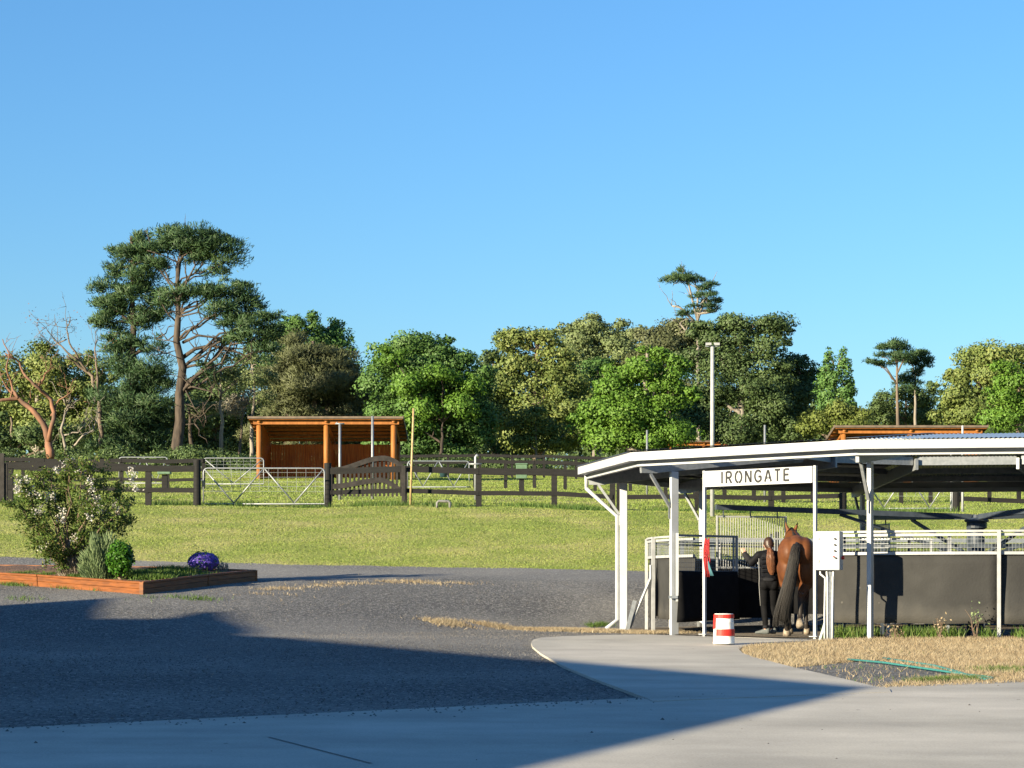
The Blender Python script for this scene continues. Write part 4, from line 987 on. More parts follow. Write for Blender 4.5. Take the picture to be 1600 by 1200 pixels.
def bare(name, label, px, Y, segs, bark, r=.2, leaf=None, nleaf=0, size=.2, cat='tree', group=TREES, tw=4):
    """a mostly leafless tree drawn by its limbs: each seg is a list of (px, py) with a start radius"""
    k = Y/F; g = gr(px, Y); th = thing(name, label, cat, g, group); b = MB(); tips = []
    for pts, r0, r1 in segs:
        q = [at(x, y, Y+RNG.uniform(-.6, .6)) for x, y in pts]; n = len(q)-1
        fine = []
        for i in range(n):
            for j in range(3): fine.append(q[i].lerp(q[i+1], j/3)+Vector(RNG.normal(0, .035*(q[i+1]-q[i]).length, 3))*(j > 0))
        fine.append(q[-1]); m_ = len(fine)-1
        b.tube(fine, [r0+(r1-r0)*i/m_ for i in range(m_+1)], 8)
        for _ in range(tw):
            i = int(RNG.integers(m_//2, m_+1)); p = fine[i]; e = p+Vector(RNG.normal(0, .7, 3))+Vector((0, 0, .7))
            e = p+(e-p)*RNG.uniform(.6, 1.5); branch(b, p, e, max(r1*.8, .02), .012, 4, .12, .05, 4, twigs=2, tl=.7, tr=.02); tips.append(e)
    b.smooth().build('trunk', bark, th)
    if leaf and nleaf:
        T_ = np.array([tuple(x) for x in tips]); P = T_[RNG.integers(0, len(T_), nleaf)]+RNG.normal(0, .35, (nleaf, 3))
        npmesh('crown', leaves(P, RNG.normal(0, 1, (nleaf, 3)), size), 4, leaf, th)
    return th

# ------------------------------------------------------------------ the wood behind, left to right
tree('gum_tree', 'olive gum tree at the far left behind the bare twisted tree', 60, 176, [(20, 610, 50, 50), (75, 590, 48, 42), (118, 612, 42, 48), (5, 660, 50, 42), (70, 665, 58, 42), (130, 665, 40, 40), (150, 600, 26, 34)], 'leaf_gum', 'bark_pale', size=0.120, sub=1.2, tr=.35, dens=.9)
tree('gum_tree', 'low grey green gum trees at the left edge below the olive gum', 18, 160, [(0, 690, 34, 30), (45, 688, 30, 28), (100, 692, 32, 26)], 'leaf_gum_dark', size=0.111, sub=1.0, tr=.2)
bare('bare_tree', 'bare twisted tree with orange bark and a limb arching to the left', 76, 146,
     [([(78, 716), (76, 690), (72, 672), (50, 640), (28, 622), (-8, 628)], .30, .10), ([(76, 690), (84, 655), (80, 625), (60, 606), (42, 590), (30, 565), (8, 552)], .17, .05), ([(28, 622), (18, 600), (10, 575), (14, 552), (4, 530)], .09, .03), ([(28, 622), (10, 605), (0, 580)], .1, .03), ([(80, 650), (92, 625), (112, 612)], .09, .03), ([(60, 606), (70, 585), (82, 572)], .1, .03)], 'bark_orange', tw=5)
bare('bare_tree', 'thin bare tree with a few reddish leaves left of the dark pine', 158, 152,
     [([(160, 716), (158, 690), (156, 640), (152, 608), (138, 582), (118, 566), (104, 556)], .2, .06), ([(138, 582), (122, 560), (108, 535), (104, 512), (110, 495)], .09, .025), ([(152, 608), (150, 570), (148, 545), (152, 525)], .09, .025), ([(120, 562), (100, 545), (84, 530), (72, 512)], .08, .02), ([(104, 530), (84, 540), (72, 532)], .05, .02)], 'bark_mid', tw=7, leaf='leaf_red', nleaf=260, size=0.061)
bare('bare_tree', 'pale leaning bare branches low beside the dark pine', 104, 150,
     [([(104, 712), (100, 690), (96, 668), (106, 640), (100, 625)], .12, .05), ([(112, 700), (130, 680), (146, 672), (154, 650)], .08, .03), ([(100, 680), (122, 676), (136, 660)], .06, .02)], 'bark_pale', tw=8)
tree('pine_tree', 'dark green pine with foliage to the ground left of the tall pine', 206, 152,
     [(212, 388, 26, 12), (192, 398, 24, 12), (226, 408, 24, 12), (182, 420, 20, 10), (216, 432, 34, 14), (176, 452, 28, 12), (206, 460, 30, 14), (244, 470, 24, 12), (170, 478, 24, 13), (200, 486, 28, 12), (166, 502, 20, 10), (232, 500, 30, 12), (182, 518, 20, 12), (252, 488, 16, 10), (172, 545, 18, 12), (206, 532, 20, 9), (240, 545, 24, 14), (200, 566, 30, 18), (240, 576, 30, 18), (216, 600, 44, 22), (190, 628, 40, 22), (236, 630, 40, 24), (206, 660, 48, 26), (240, 668, 34, 26), (180, 690, 34, 24), (222, 694, 48, 24)],
     'leaf_pine', 'bark_dark', needle=True, size=0.089, sub=.80, tr=.38, flat=.85, dens=.62, fill=.95, depth=1.0)
def pine_limbs(b, tp):
    Y = 150
    for pts, r0 in (([(284, 560), (305, 545), (330, 540), (365, 548), (392, 560)], .26), ([(288, 600), (310, 585), (330, 565), (345, 545), (352, 520)], .28), ([(280, 612), (300, 604), (330, 612), (345, 625)], .14), ([(286, 535), (310, 524), (340, 528), (370, 540)], .18),
                    ([(278, 505), (262, 490), (250, 470)], .12), ([(278, 470), (268, 448), (252, 425), (240, 400)], .16), ([(279, 470), (292, 440), (305, 415), (322, 398)], .16), ([(278, 440), (282, 410), (286, 385)], .16), ([(280, 495), (310, 488), (335, 500)], .12), ([(278, 535), (262, 532), (244, 530)], .08), ([(280, 560), (262, 552), (250, 548)], .06), ([(282, 640), (306, 650), (312, 652)], .09), ([(284, 664), (304, 662), (318, 668)], .07), ([(290, 610), (305, 640), (322, 660)], .08)):
        q = [at(x, y, Y+RNG.uniform(-.8, .8)) for x, y in pts]; n = len(q); b.tube(q, [r0*.62*(1-.7*i/(n-1)) for i in range(n)], 7)
        for i in range(1, n):
            for _ in range(2): branch(b, q[i], q[i]+Vector(RNG.normal(0, .8, 3))+Vector((0, 0, .6)), .05, .015, 4, .1, .05, 4, twigs=1, tl=.8, tr=.03)
tree('pine_tree', 'tallest pine with a thick bare trunk and an open umbrella crown', 279, 150,
     [(288, 372, 46, 13), (258, 386, 24, 10), (322, 381, 33, 13), (300, 385, 40, 12), (345, 392, 30, 14), (352, 412, 26, 13), (230, 392, 20, 10), (242, 410, 20, 9), (310, 404, 24, 9), (336, 424, 20, 8), (266, 462, 28, 10), (300, 458, 26, 9), (330, 460, 34, 12), (362, 458, 30, 14), (382, 452, 18, 9), (376, 474, 26, 12), (345, 484, 30, 9), (398, 492, 30, 10), (420, 492, 16, 7), (378, 510, 34, 14), (400, 528, 34, 18), (415, 548, 26, 16), (372, 530, 24, 10), (424, 520, 16, 10), (312, 572, 10, 6), (322, 582, 12, 6)],
     'leaf_pine', 'bark_dark', needle=True, size=0.084, sub=.75, tr=.44, flat=.8, dens=.55, fill=.9, trunk_top=410, extra=pine_limbs, depth=1.0)
for i, (px, top, r_, bk, lb, lean) in enumerate(((346, 575, .19, 'bark_pale', 'pale grey straight trunk with sparse foliage right of the tall pine', 0), (304, 628, .22, 'bark_dark', 'dark crooked trunk close right of the tall pine', -12), (372, 610, .14, 'bark_mid', 'thin leaning grey tree with dry twigs left of the timber shelter', 10), (392, 600, .20, 'bark_pale', 'pale forked tree standing at the left corner of the timber shelter', 6))):
    lob = [[(340, 588, 26, 18), (368, 600, 24, 16), (352, 555, 18, 14)], [(318, 640, 18, 14), (300, 645, 14, 12)], [(362, 640, 22, 16), (385, 628, 20, 16)], [(400, 590, 26, 20), (412, 620, 22, 18), (392, 560, 18, 14)]][i]
    tree('thin_gum', lb, px, 156+2*i, lob, 'leaf_greygreen' if i in (2,) else 'leaf_gum_grey', bk, size=0.084, sub=.8, dens=.42, tr=r_, trunk_top=top, twigs=8, lean=lean)
tree('gum_tree', 'shadowy gum mass filling in behind the thin pale trunks', 340, 186, [(310, 650, 50, 50), (365, 640, 46, 54), (330, 690, 60, 34), (400, 670, 46, 46)], 'leaf_gum_dark', size=0.120, sub=1.3, tr=.3, dens=.85)
tree('dark_tree', 'dark green tree with a ragged top left of the gap in the ridge', 450, 196, [(452, 535, 22, 28), (430, 570, 36, 40), (478, 545, 30, 34), (470, 600, 50, 40)], 'leaf_deep', size=0.125, sub=1.1, tr=.35)
tree('dark_tree', 'tall dark evergreen with two feathery tips above the brown casuarina', 512, 198, [(508, 528, 18, 22), (522, 545, 22, 26), (496, 540, 22, 26), (550, 550, 12, 16), (510, 585, 46, 36), (560, 590, 24, 26)], 'leaf_conifer', size=0.116, sub=.9, tr=.35)
tree('casuarina_tree', 'brown green casuarina with weeping foliage behind the timber shelter', 490, 168, [(478, 562, 50, 24), (520, 572, 38, 24), (450, 590, 46, 26), (500, 604, 62, 28), (545, 618, 36, 26), (440, 632, 44, 26), (490, 642, 58, 26), (550, 650, 34, 22), (470, 680, 70, 30), (540, 690, 50, 30)], 'leaf_brown', 'bark_mid', needle=True, size=0.089, sub=.9, tr=.35, flat=.7, dens=.95, twigs=3)
tree('broadleaf_tree', 'large round bright green broadleaf tree right of the timber shelter', 668, 150,
     [(640, 543, 46, 10), (684, 548, 30, 14), (620, 568, 40, 24), (670, 572, 56, 30), (722, 580, 34, 30), (600, 604, 38, 32), (652, 612, 56, 38), (712, 618, 46, 36), (745, 618, 22, 34), (612, 650, 42, 36), (664, 660, 56, 40), (718, 664, 46, 40), (640, 700, 52, 26), (700, 704, 56, 24), (750, 670, 18, 34), (600, 690, 26, 26)], 'leaf_deep', 'bark_dark', size=0.107, sub=1.0, tr=.4, dens=.95)
tree('broadleaf_tree', 'lighter green broadleaf spray in front of the large round tree', 690, 147, [(612, 560, 26, 12), (640, 604, 30, 18), (668, 640, 34, 18), (715, 640, 30, 16), (650, 668, 30, 14), (734, 602, 18, 14), (690, 586, 28, 14)], 'leaf_bright', 'bark_dark', size=0.107, sub=.95, tr=.2, dens=.8, trunk_top=660)
tree('gum_tree', 'olive eucalypt with a domed crown high above the middle of the fence', 838, 164,
     [(820, 524, 38, 12), (800, 538, 26, 12), (852, 534, 20, 12), (866, 548, 20, 10), (780, 560, 22, 18), (820, 570, 38, 22), (868, 572, 30, 24), (790, 598, 36, 24), (845, 602, 46, 28), (892, 600, 28, 30), (780, 640, 30, 30), (830, 640, 44, 32), (880, 640, 38, 32), (820, 680, 40, 28), (870, 690, 44, 30)], 'leaf_gum', 'bark_mid', size=0.111, sub=.95, tr=.4, dens=.9)
tree('gum_tree', 'yellow green young gum low in front of the olive eucalypt', 838, 154, [(825, 655, 22, 18), (838, 680, 30, 20), (815, 690, 20, 18), (875, 688, 24, 22)], 'leaf_yellow', 'bark_pale', size=0.093, sub=.8, tr=.12, dens=.8)
tree('dark_tree', 'dark shadowed tree between the round tree and the olive eucalypt', 772, 184, [(765, 600, 26, 40), (768, 660, 34, 50), (800, 690, 40, 34)], 'leaf_gum_dark', size=0.125, sub=1.2, tr=.3)
tree('gum_tree', 'grey green gum with smooth rounded domes on the ridge line', 930, 226,
     [(925, 512, 26, 12), (905, 530, 30, 18), (950, 528, 26, 16), (978, 528, 22, 20), (960, 550, 36, 24), (1000, 556, 28, 24), (920, 560, 40, 28), (900, 590, 40, 30), (960, 590, 50, 34)], 'leaf_gum_grey', 'bark_pale', size=0.133, sub=1.25, tr=.4)
tree('dark_tree', 'near black tree behind the left side of the bright green tree', 935, 172, [(930, 585, 28, 26), (925, 625, 32, 34), (905, 660, 30, 34)], 'leaf_deep', size=0.116, sub=1.1, tr=.3)
tree('gum_tree', 'brown tinged gum on the ridge left of the tall thin pine', 1045, 206, [(1040, 518, 36, 18), (1015, 530, 26, 18), (1075, 525, 30, 18), (1030, 555, 40, 26), (1080, 560, 40, 30), (1060, 600, 44, 34)], 'leaf_brown', 'bark_mid', size=0.125, sub=1.1, tr=.35)
tree('broadleaf_tree', 'bright green broadleaf tree left of the flood light mast', 1010, 152,
     [(1010, 572, 32, 20), (985, 588, 30, 22), (1040, 590, 34, 26), (970, 615, 36, 24), (1012, 618, 42, 28), (1052, 622, 34, 26), (940, 640, 32, 22), (985, 655, 46, 26), (1030, 655, 44, 28), (925, 668, 30, 22), (965, 690, 46, 24), (1015, 692, 40, 24), (1052, 680, 34, 26)], 'leaf_bright', 'bark_pale', size=0.107, sub=.95, tr=.35, dens=.95)
def thin_limbs(b, tp):
    Y = 192
    for pts in ([(1090, 500), (1082, 470), (1076, 445), (1068, 430)], [(1090, 500), (1100, 470), (1110, 455)], [(1088, 505), (1062, 480), (1050, 478)], [(1090, 490), (1110, 488), (1120, 486)], [(1092, 520), (1072, 518), (1062, 505)]):
        q = [at(x, y, Y) for x, y in pts]; b.tube(q, [.15, .10, .07, .03][:len(q)], 6)
        for i in range(1, len(q)):
            for _ in range(3): branch(b, q[i], q[i]+Vector(RNG.normal(0, .9, 3))+Vector((0, 0, .5)), .04, .012, 4, .1, .05, 4, twigs=1, tl=.8, tr=.03)
tree('pine_tree', 'tall thin half bare pine rising above the ridge left of the mast', 1090, 192,
     [(1070, 430, 18, 6), (1060, 438, 22, 5), (1085, 438, 12, 5), (1105, 448, 14, 5), (1102, 464, 22, 6), (1112, 470, 14, 5), (1098, 478, 22, 6), (1080, 488, 16, 4), (1112, 484, 12, 4)], 'leaf_pine', 'bark_pale', needle=True, size=0.084, sub=.6, tr=.26, flat=.45, dens=.65, trunk_top=452, extra=thin_limbs, inner=.6)
tree('dark_tree', 'broad dark flat topped tree right behind the flood light mast', 1160, 174,
     [(1130, 512, 40, 9), (1180, 508, 44, 9), (1215, 518, 20, 10), (1110, 530, 36, 14), (1160, 536, 46, 16), (1205, 545, 28, 16), (1085, 560, 26, 20), (1130, 566, 40, 22), (1180, 578, 40, 24), (1210, 596, 30, 30), (1110, 606, 42, 30), (1160, 620, 50, 34), (1100, 655, 40, 34), (1150, 672, 50, 34), (1205, 650, 36, 40)], 'leaf_gum_dark', 'bark_pale', size=0.107, sub=.95, tr=.4, dens=.85, twigs=3)
tree('dark_tree', 'dark layered tree stepping down right of the flat topped tree', 1250, 178, [(1240, 568, 20, 14), (1258, 585, 22, 18), (1235, 598, 28, 22), (1272, 612, 22, 26), (1245, 640, 38, 34), (1285, 660, 28, 30), (1225, 670, 36, 34)], 'leaf_gum_dark', size=0.111, sub=1.0, tr=.3)
tree('conifer_tree', 'fresh green conifer with two pointed tops right of the dark trees', 1306, 171,
     [(1295, 550, 4, 8), (1318, 549, 4, 8), (1294, 562, 8, 10), (1318, 561, 8, 10), (1290, 578, 12, 12), (1318, 577, 13, 12), (1286, 596, 11, 12), (1303, 592, 16, 13), (1325, 598, 12, 14), (1290, 614, 15, 13), (1318, 616, 18, 13), (1332, 612, 8, 10), (1304, 632, 24, 14), (1328, 634, 11, 12), (1284, 636, 10, 12), (1304, 652, 28, 14)], 'leaf_conifer', sat=False, size=0.098, sub=.5, tr=.22, dens=1.0, trunk_top=590)
tree('shrub_tree', 'yellow green bushy wattle above the left end of the right shelter', 1310, 140, [(1320, 648, 28, 14), (1290, 660, 30, 14), (1345, 655, 18, 14), (1270, 674, 22, 12), (1320, 674, 40, 16)], 'leaf_yellow', size=0.089, sub=.75, tr=.15, cat='tree')
def umb_limbs(b, tp):
    Y = 170
    for pts in ([(1401, 600), (1385, 575), (1362, 568)], [(1401, 585), (1412, 562), (1420, 552)], [(1401, 570), (1398, 550), (1392, 540)]):
        q = [at(x, y, Y) for x, y in pts]; b.tube(q, [.09, .06, .03], 6)
tree('pine_tree', 'slender umbrella pine with a bare trunk above the right shelter', 1402, 170, [(1396, 540, 20, 6), (1412, 545, 14, 6), (1408, 556, 18, 5), (1364, 567, 12, 3.5), (1378, 554, 9, 3), (1386, 568, 12, 4)], 'leaf_pine', 'bark_mid', needle=True, size=0.075, sub=.55, tr=.20, flat=.5, dens=.9, trunk_top=545, extra=umb_limbs)
tree('pine_tree', 'second umbrella pine in layers right of the slender one', 1430, 173, [(1430, 552, 16, 5), (1438, 562, 16, 6), (1420, 565, 16, 6), (1445, 572, 10, 4), (1412, 590, 14, 7), (1425, 602, 14, 8), (1434, 580, 14, 5)], 'leaf_pine', 'bark_pale', needle=True, size=0.075, sub=.55, tr=.18, flat=.5, dens=.9, trunk_top=560)
tree('gum_tree', 'low dark gum clumps at the foot of the two umbrella pines', 1415, 178, [(1385, 630, 20, 14), (1410, 622, 22, 16), (1440, 622, 22, 18), (1390, 655, 28, 18), (1440, 655, 30, 20), (1352, 655, 16, 14)], 'leaf_gum_dark', size=0.098, sub=.8, tr=.2)
tree('gum_tree', 'large olive gum with a rounded crown at the right edge', 1530, 166,
     [(1560, 556, 40, 12), (1520, 562, 32, 14), (1590, 566, 30, 16), (1500, 585, 26, 20), (1545, 590, 40, 24), (1590, 600, 34, 26), (1492, 615, 26, 22), (1530, 625, 38, 26), (1500, 650, 36, 24), (1575, 640, 40, 30), (1480, 660, 18, 20)], 'leaf_gum', 'bark_mid', size=0.111, sub=1.0, tr=.4, dens=.9)
tree('gum_tree', 'greener gum overlapping the olive one at the right frame edge', 1592, 152, [(1590, 600, 34, 22), (1562, 625, 26, 20), (1610, 640, 40, 30), (1570, 655, 36, 26)], 'leaf_bright', 'bark_mid', size=0.102, sub=.9, tr=.3, dens=.9)
# the far wood that closes the gaps low down: reads as one mass
k_ = []
for px in np.linspace(-60, 1660, 74):
    Yw = 235; c = at(px+RNG.uniform(-8, 8), 655+RNG.uniform(-26, 22)+(34 if 1330 < px < 1470 else 0), Yw+RNG.uniform(-6, 6)); r = np.array([2.6, 2.4, 2.3])*RNG.uniform(.8, 1.25)
    P_, N_ = shell(c, r, 380, inner=.5, below=.5); k_.append(leaves(P_, N_, .34))
    P_, N_ = shell((c.x, c.y, c.z-3.4), r*1.2, 420, inner=.5, below=.6); k_.append(leaves(P_, N_, .36))
tag(npmesh('far_wood', np.concatenate(k_), 4, 'leaf_gum_dark'), 'far off dark wood closing the gaps between the nearer trees', 'wood', kind='stuff')
# undergrowth along the top of the paddock
k_ = []
for px in np.linspace(-40, 1640, 120):
    Yw = RNG.uniform(143, 149); x = X_(px, Yw); c = (x, Yw, t(x, Yw)+RNG.uniform(.2, .7)); s_ = RNG.uniform(.5, 1.1)
    P_, N_ = shell(c, (s_*1.5, s_, s_), int(900*s_*s_), inner=.5); k_.append(leaves(P_, N_, .085))
tag(npmesh('undergrowth', np.concatenate(k_), 4, 'leaf_gum_dark'), 'low scrub along the foot of the trees', 'undergrowth', kind='stuff')

# ------------------------------------------------------------------ the raised planter and its plants
K = [Vector((-7.60, 44.2)), Vector((-5.86, 49.0)), Vector((-8.6, 51.2)), Vector((-13.5, 52.5)), Vector((-15.5, 51.5))]
pl = thing('raised_planter', 'orange timber edged garden bed with mulch on the gravel yard', 'planter', (K[0].x, K[0].y, t(*K[0])))
for i in range(5):
    a, c = K[i], K[(i+1) % 5]; d = (c-a).normalized(); cuts = [0, 1] if (c-a).length < 4 and i else ([0, .49, 1] if i != 4 else [0, .33, .66, 1])
    if i == 0: cuts = [0, .55, 1]
    for u0, u1 in zip(cuts, cuts[1:]):
        p = a+(c-a)*u0+d*(.012 if u0 else .0); q = a+(c-a)*u1-d*.012
        for z0, hh, wd in ((-.02, .135, .055), (.118, .10, .06), (.222, .045, .085)):
            b = MB(); b.bar((p.x, p.y, t(*p)+z0+hh/2), (q.x, q.y, t(*q)+z0+hh/2), wd, hh); b.build('sleeper' if z0 < .2 else 'capping', 'planter_wood', pl, bevel=.006)
    b = MB(); b.box((a.x, a.y, t(*a)+.12), (.085, .085, .27), math.atan2(d.y, d.x)); b.build('corner_post', 'planter_wood', pl)
def inK(x, y): return bool(inpoly(np.array([[x, y]]), [(k.x, k.y) for k in K])[0])
def soil(x, y):
    dm = min(abs((x-K[i].x)*(K[(i+1) % 5]-K[i]).normalized().y-(y-K[i].y)*(K[(i+1) % 5]-K[i]).normalized().x) for i in range(5))
    return t(x, y)+.19+.10*min(1, dm/1.0)+.02*math.sin(x*5)*math.sin(y*6)
b = MB(); xs = np.linspace(-15.7, -5.7, 130); ys = np.linspace(44.1, 52.6, 110); idx = {}
for i, x in enumerate(xs):
    for j, y in enumerate(ys):
        if inK(x, y): idx[i, j] = len(b.v); b.v.append((x, y, soil(x, y)))
for i in range(129):
    for j in range(109):
        q = [(i, j), (i+1, j), (i+1, j+1), (i, j+1)]
        if all(k in idx for k in q): b.f.append(tuple(idx[k] for k in q))
b.smooth().build('mulch', 'mulch', pl)
def bush(name, label, cat, px, pyc, Y, rpx, hpx, leaf, size, n, needle=False, inner=.6, sub=0, flower=None, nf=0):
    k = Y/F; c = at(px, pyc, Y); g = soil(c.x, Y) if inK(c.x, Y) else t(c.x, Y)
    th = thing(name, label, cat, (c.x, Y, g)); rr = (rpx*k, rpx*k, hpx*k)
    b = MB()
    for _ in range(9):
        e = Vector((c.x, Y, g))+Vector(RNG.normal(0, 1, 3)*np.array([rr[0]*.4, rr[0]*.4, 0]))+Vector((0, 0, (c.z-g)*RNG.uniform(.7, 1.1))); b.tube(wiggle((c.x, Y, g-.03), e, 4, .06), [.018, .014, .01, .008, .005], 5)
    b.build('stem', 'twig', th)
    if needle:
        d = RNG.normal(0, 1, (n, 3)); d[:, 2] = np.abs(d[:, 2])*.8-.15; d /= np.linalg.norm(d, axis=1)[:, None]
        q = RNG.uniform(.35, 1.0, n)**.6; lump = 1+.12*np.sin(d[:, 0]*7+d[:, 2]*5)+.08*np.sin(d[:, 1]*11)
        P = np.array([c.x, Y, g])+np.stack([d[:, 0]*rr[0], d[:, 1]*rr[1], d[:, 2]*(c.z+rr[2]-g)], 1)*(q*lump)[:, None]
        up = d*.6+np.array([0, 0, .8])+RNG.normal(0, .18, (n, 3)); up /= np.linalg.norm(up, axis=1)[:, None]
        s_ = np.cross(up, RNG.normal(0, 1, (n, 3))); s_ /= np.linalg.norm(s_, axis=1)[:, None]; L_ = (size*RNG.uniform(.6, 1.4, n))[:, None]
        V = np.stack([P-s_*L_*.10, P+s_*L_*.10, P+up*L_], 1).reshape(-1, 3); npmesh('foliage', V, 3, leaf, th)
    else:
        P, N_ = shell(c, rr, n, inner=inner, below=.8); P += RNG.normal(0, .03, P.shape)
        npmesh('foliage', leaves(P, N_, size), 4, leaf, th)
    if flower:
        P, N_ = shell(c, (rr[0]*1.02, rr[1]*1.02, rr[2]*1.03), nf, inner=.08, below=.35)
        V = []
        for q in range(3): V.append(leaves(P+RNG.normal(0, .004, P.shape), N_, .030, jitter=.35, aspect=.9))
        npmesh('blossom', np.concatenate(V), 4, flower, th)
    return th
bush('rosemary_bush', 'large grey green rosemary mound in the middle of the planter', 'bush', 158, 866, 46.2, 29, 27, 'leaf_rosemary', .13, 9000, needle=True)
bush('lavender_bush', 'dry grey brown lavender mound left of the rosemary', 'bush', 118, 868, 46.9, 24, 18, 'leaf_lavender', .13, 4200, needle=True)
bush('box_bush', 'small glossy bright green bush in front of the rosemary', 'bush', 188, 873, 45.35, 20, 26, 'leaf_glossy', .034, 3600, inner=.5)
bush('purple_flowers', 'mound of purple daisies near the right end of the planter', 'flowers', 318, 878, 48.6, 23, 14, 'leaf_glossy', .03, 1500, inner=.5, flower='petal_purple', nf=1900)
bush('daisy_remnant', 'small dry stalks right of the purple flowers', 'plant', 348, 884, 49.0, 8, 6, 'leaf_lavender', .07, 220, needle=True)
def groundcover(name, label, pts, n, h, m, wd=.006):
    P = []
    for (px, Y, sx_, sy_) in pts: P.append(np.stack([RNG.normal(X_(px, Y), sx_, n), RNG.normal(Y, sy_, n)], 1))
    P = np.concatenate(P); P = P[inpoly(P, [(k.x, k.y) for k in K])]
    z = np.array([soil(x, y) for x, y in P])
    o = blades(name, P, h*.4, h, wd, m, 1.3, tz=z); tag(o, label, 'ground cover'); return o
groundcover('ground_cover', 'low dark green creeping plants between the bushes and the purple flowers', [(225, 45.9, .28, .2), (255, 46.6, .25, .3), (275, 47.6, .25, .3), (245, 45.5, .3, .12)], 900, .16, 'blade_weed', .012)
groundcover('creeping_weeds', 'short weeds on the mulch at the left of the planter', [(68, 47.2, .16, .07), (30, 47.8, .2, .08), (120, 46.5, .1, .05), (320, 47.6, .3, .2)], 420, .09, 'blade_weed')
# flowering crape myrtle
Y = 46.9; k = Y/F; base = at(108, 878, Y); base.z = soil(base.x, Y)
my = thing('flowering_shrub', 'loose flowering shrub with white blossom clusters standing in the planter', 'shrub', base)
b = MB(); tips = []
targets = [(60, 745), (40, 770), (35, 800), (60, 820), (85, 775), (105, 735), (100, 760), (130, 725), (150, 760), (145, 790), (165, 740), (180, 765), (190, 790), (175, 815), (120, 810), (90, 840), (130, 840), (70, 850), (155, 830), (112, 722), (75, 735), (140, 728), (205, 790), (190, 770), (24, 790), (48, 825), (200, 812), (85, 862), (50, 845), (28, 752)]
for (px, py) in targets:
    e = at(px, py, Y+RNG.uniform(-.9, .9)); f0 = Vector((base.x+RNG.normal(0, .05), base.y+RNG.normal(0, .05), base.z-.05)); mid = f0.lerp(e, .5)+Vector((0, 0, .12))+Vector(RNG.normal(0, .06, 3))
    pts = wiggle(f0, mid, 4, .04)+wiggle(mid, e, 4, .05)[1:]; n = len(pts)-1
    b.tube(pts, [.022*(1-i/n)+.004 for i in range(n+1)], 5)
    for i in range(4, n+1):
        for _ in range(2 if i < 7 else 6):
            d = Vector(RNG.normal(0, 1, 3)); d.normalize(); q = pts[i]+d*RNG.uniform(.12, .34)+Vector((0, 0, .02)); b.tube([pts[i], pts[i].lerp(q, .5)+Vector((0, 0, .015)), q], [.006, .004, .002], 4); tips.append((pts[i], q))
b.build('stems', 'twig', my)
PP = []
for a, q in tips:
    for _ in range(36):
        u = RNG.uniform(.25, 1.25); p = a.lerp(q, u)+Vector(RNG.normal(0, .042, 3)); PP.append(tuple(p))
PP = np.array(PP); npmesh('foliage', leaves(PP, RNG.normal(0, 1, PP.shape)+np.array([0, 0, .5]), .030), 4, 'leaf_myrtle', my)
FL = [(125, 738), (132, 745), (140, 752), (145, 760), (142, 768), (35, 757), (28, 765), (42, 752), (148, 776), (60, 772), (82, 778), (210, 745), (203, 752), (152, 782), (98, 798), (50, 778), (95, 808), (133, 790), (128, 735), (213, 762), (96, 812), (45, 770), (75, 775), (65, 790), (100, 725), (108, 720), (178, 788), (182, 800), (68, 858), (75, 850), (30, 752), (155, 795), (58, 800), (116, 840), (140, 806), (205, 735), (88, 735)]
PP = []
for px, py in FL:
    c = at(px, py, Y+RNG.uniform(-.9, -.2)); m_ = int(RNG.integers(18, 52)); PP.append(np.array(c)+RNG.normal(0, 1, (m_, 3))*np.array([.048, .048, .052]))
PP = np.concatenate(PP); npmesh('blossom', leaves(PP, RNG.normal(0, 1, PP.shape)+np.array([-.3, -.5, .4]), .021, aspect=.9), 4, 'petal_white', my)
# dry stalks in front of the wall
for i, (px, h, lb) in enumerate(((1470, .34, 'dry leafless weed stalks under the middle of the grey wall'), (1526, .52, 'tall dry weed with a green tip left of the right wall post'), (1398, .22, 'small reddish dry weed under the grey wall'))):
    Yd = 35.7 if i != 2 else 36.0; p = gr(px, Yd); th = thing('dry_weed', lb, 'weed', p); b = MB()
    for _ in range(6): branch(b, p, p+Vector((RNG.normal(0, .09), RNG.normal(0, .05), h*RNG.uniform(.6, 1.05))), .008, .003, 4, .1, 0, 5, twigs=3, tl=.1, tr=.004)
    b.build('stalks', 'twig', th)
    P = np.array([tuple(p)])+np.array([0, 0, h*.75])+RNG.normal(0, 1, (60, 3))*np.array([.07, .04, h*.22]); npmesh('leaves', leaves(P, RNG.normal(0, 1, (60, 3)), .022), 4, 'blade_dry' if i != 1 else 'leaf_rosemary', th)
# ------------------------------------------------------------------ bay horse, seen from behind, walking into the walker
hb = at(1245, 998, 36.9); HZ = 0.055
horse = thing('horse', 'bay horse with a long black tail walking into the walker seen from behind', 'horse', (hb.x, hb.y, HZ))
HY = R(-7); SCL = 1.05
def H(x, y, z):
    x, y, z = x*SCL, y*SCL, z*SCL
    return Vector((hb.x+x*math.cos(HY)-y*math.sin(HY), hb.y+x*math.sin(HY)+y*math.cos(HY), HZ+z))
HR = Matrix.Rotation(HY, 3, 'Z')
def he(b, c, r, rx=0.0): b.ell(H(*c), [q*SCL for q in r], 18, 12, HR @ Matrix.Rotation(rx, 3, 'X'))
def hc(b, a, c, ra, rb): b.caps(H(*a), H(*c), ra*SCL, rb*SCL, 14)
b = MB()
he(b, (-.13, .12, 1.34), (.185, .36, .27)); he(b, (.13, .12, 1.34), (.185, .36, .27)); he(b, (0, .16, 1.42), (.20, .40, .225))   # rump
he(b, (-.155, .10, 1.12), (.155, .25, .30)); he(b, (.155, .10, 1.12), (.155, .25, .30))                                       # thighs
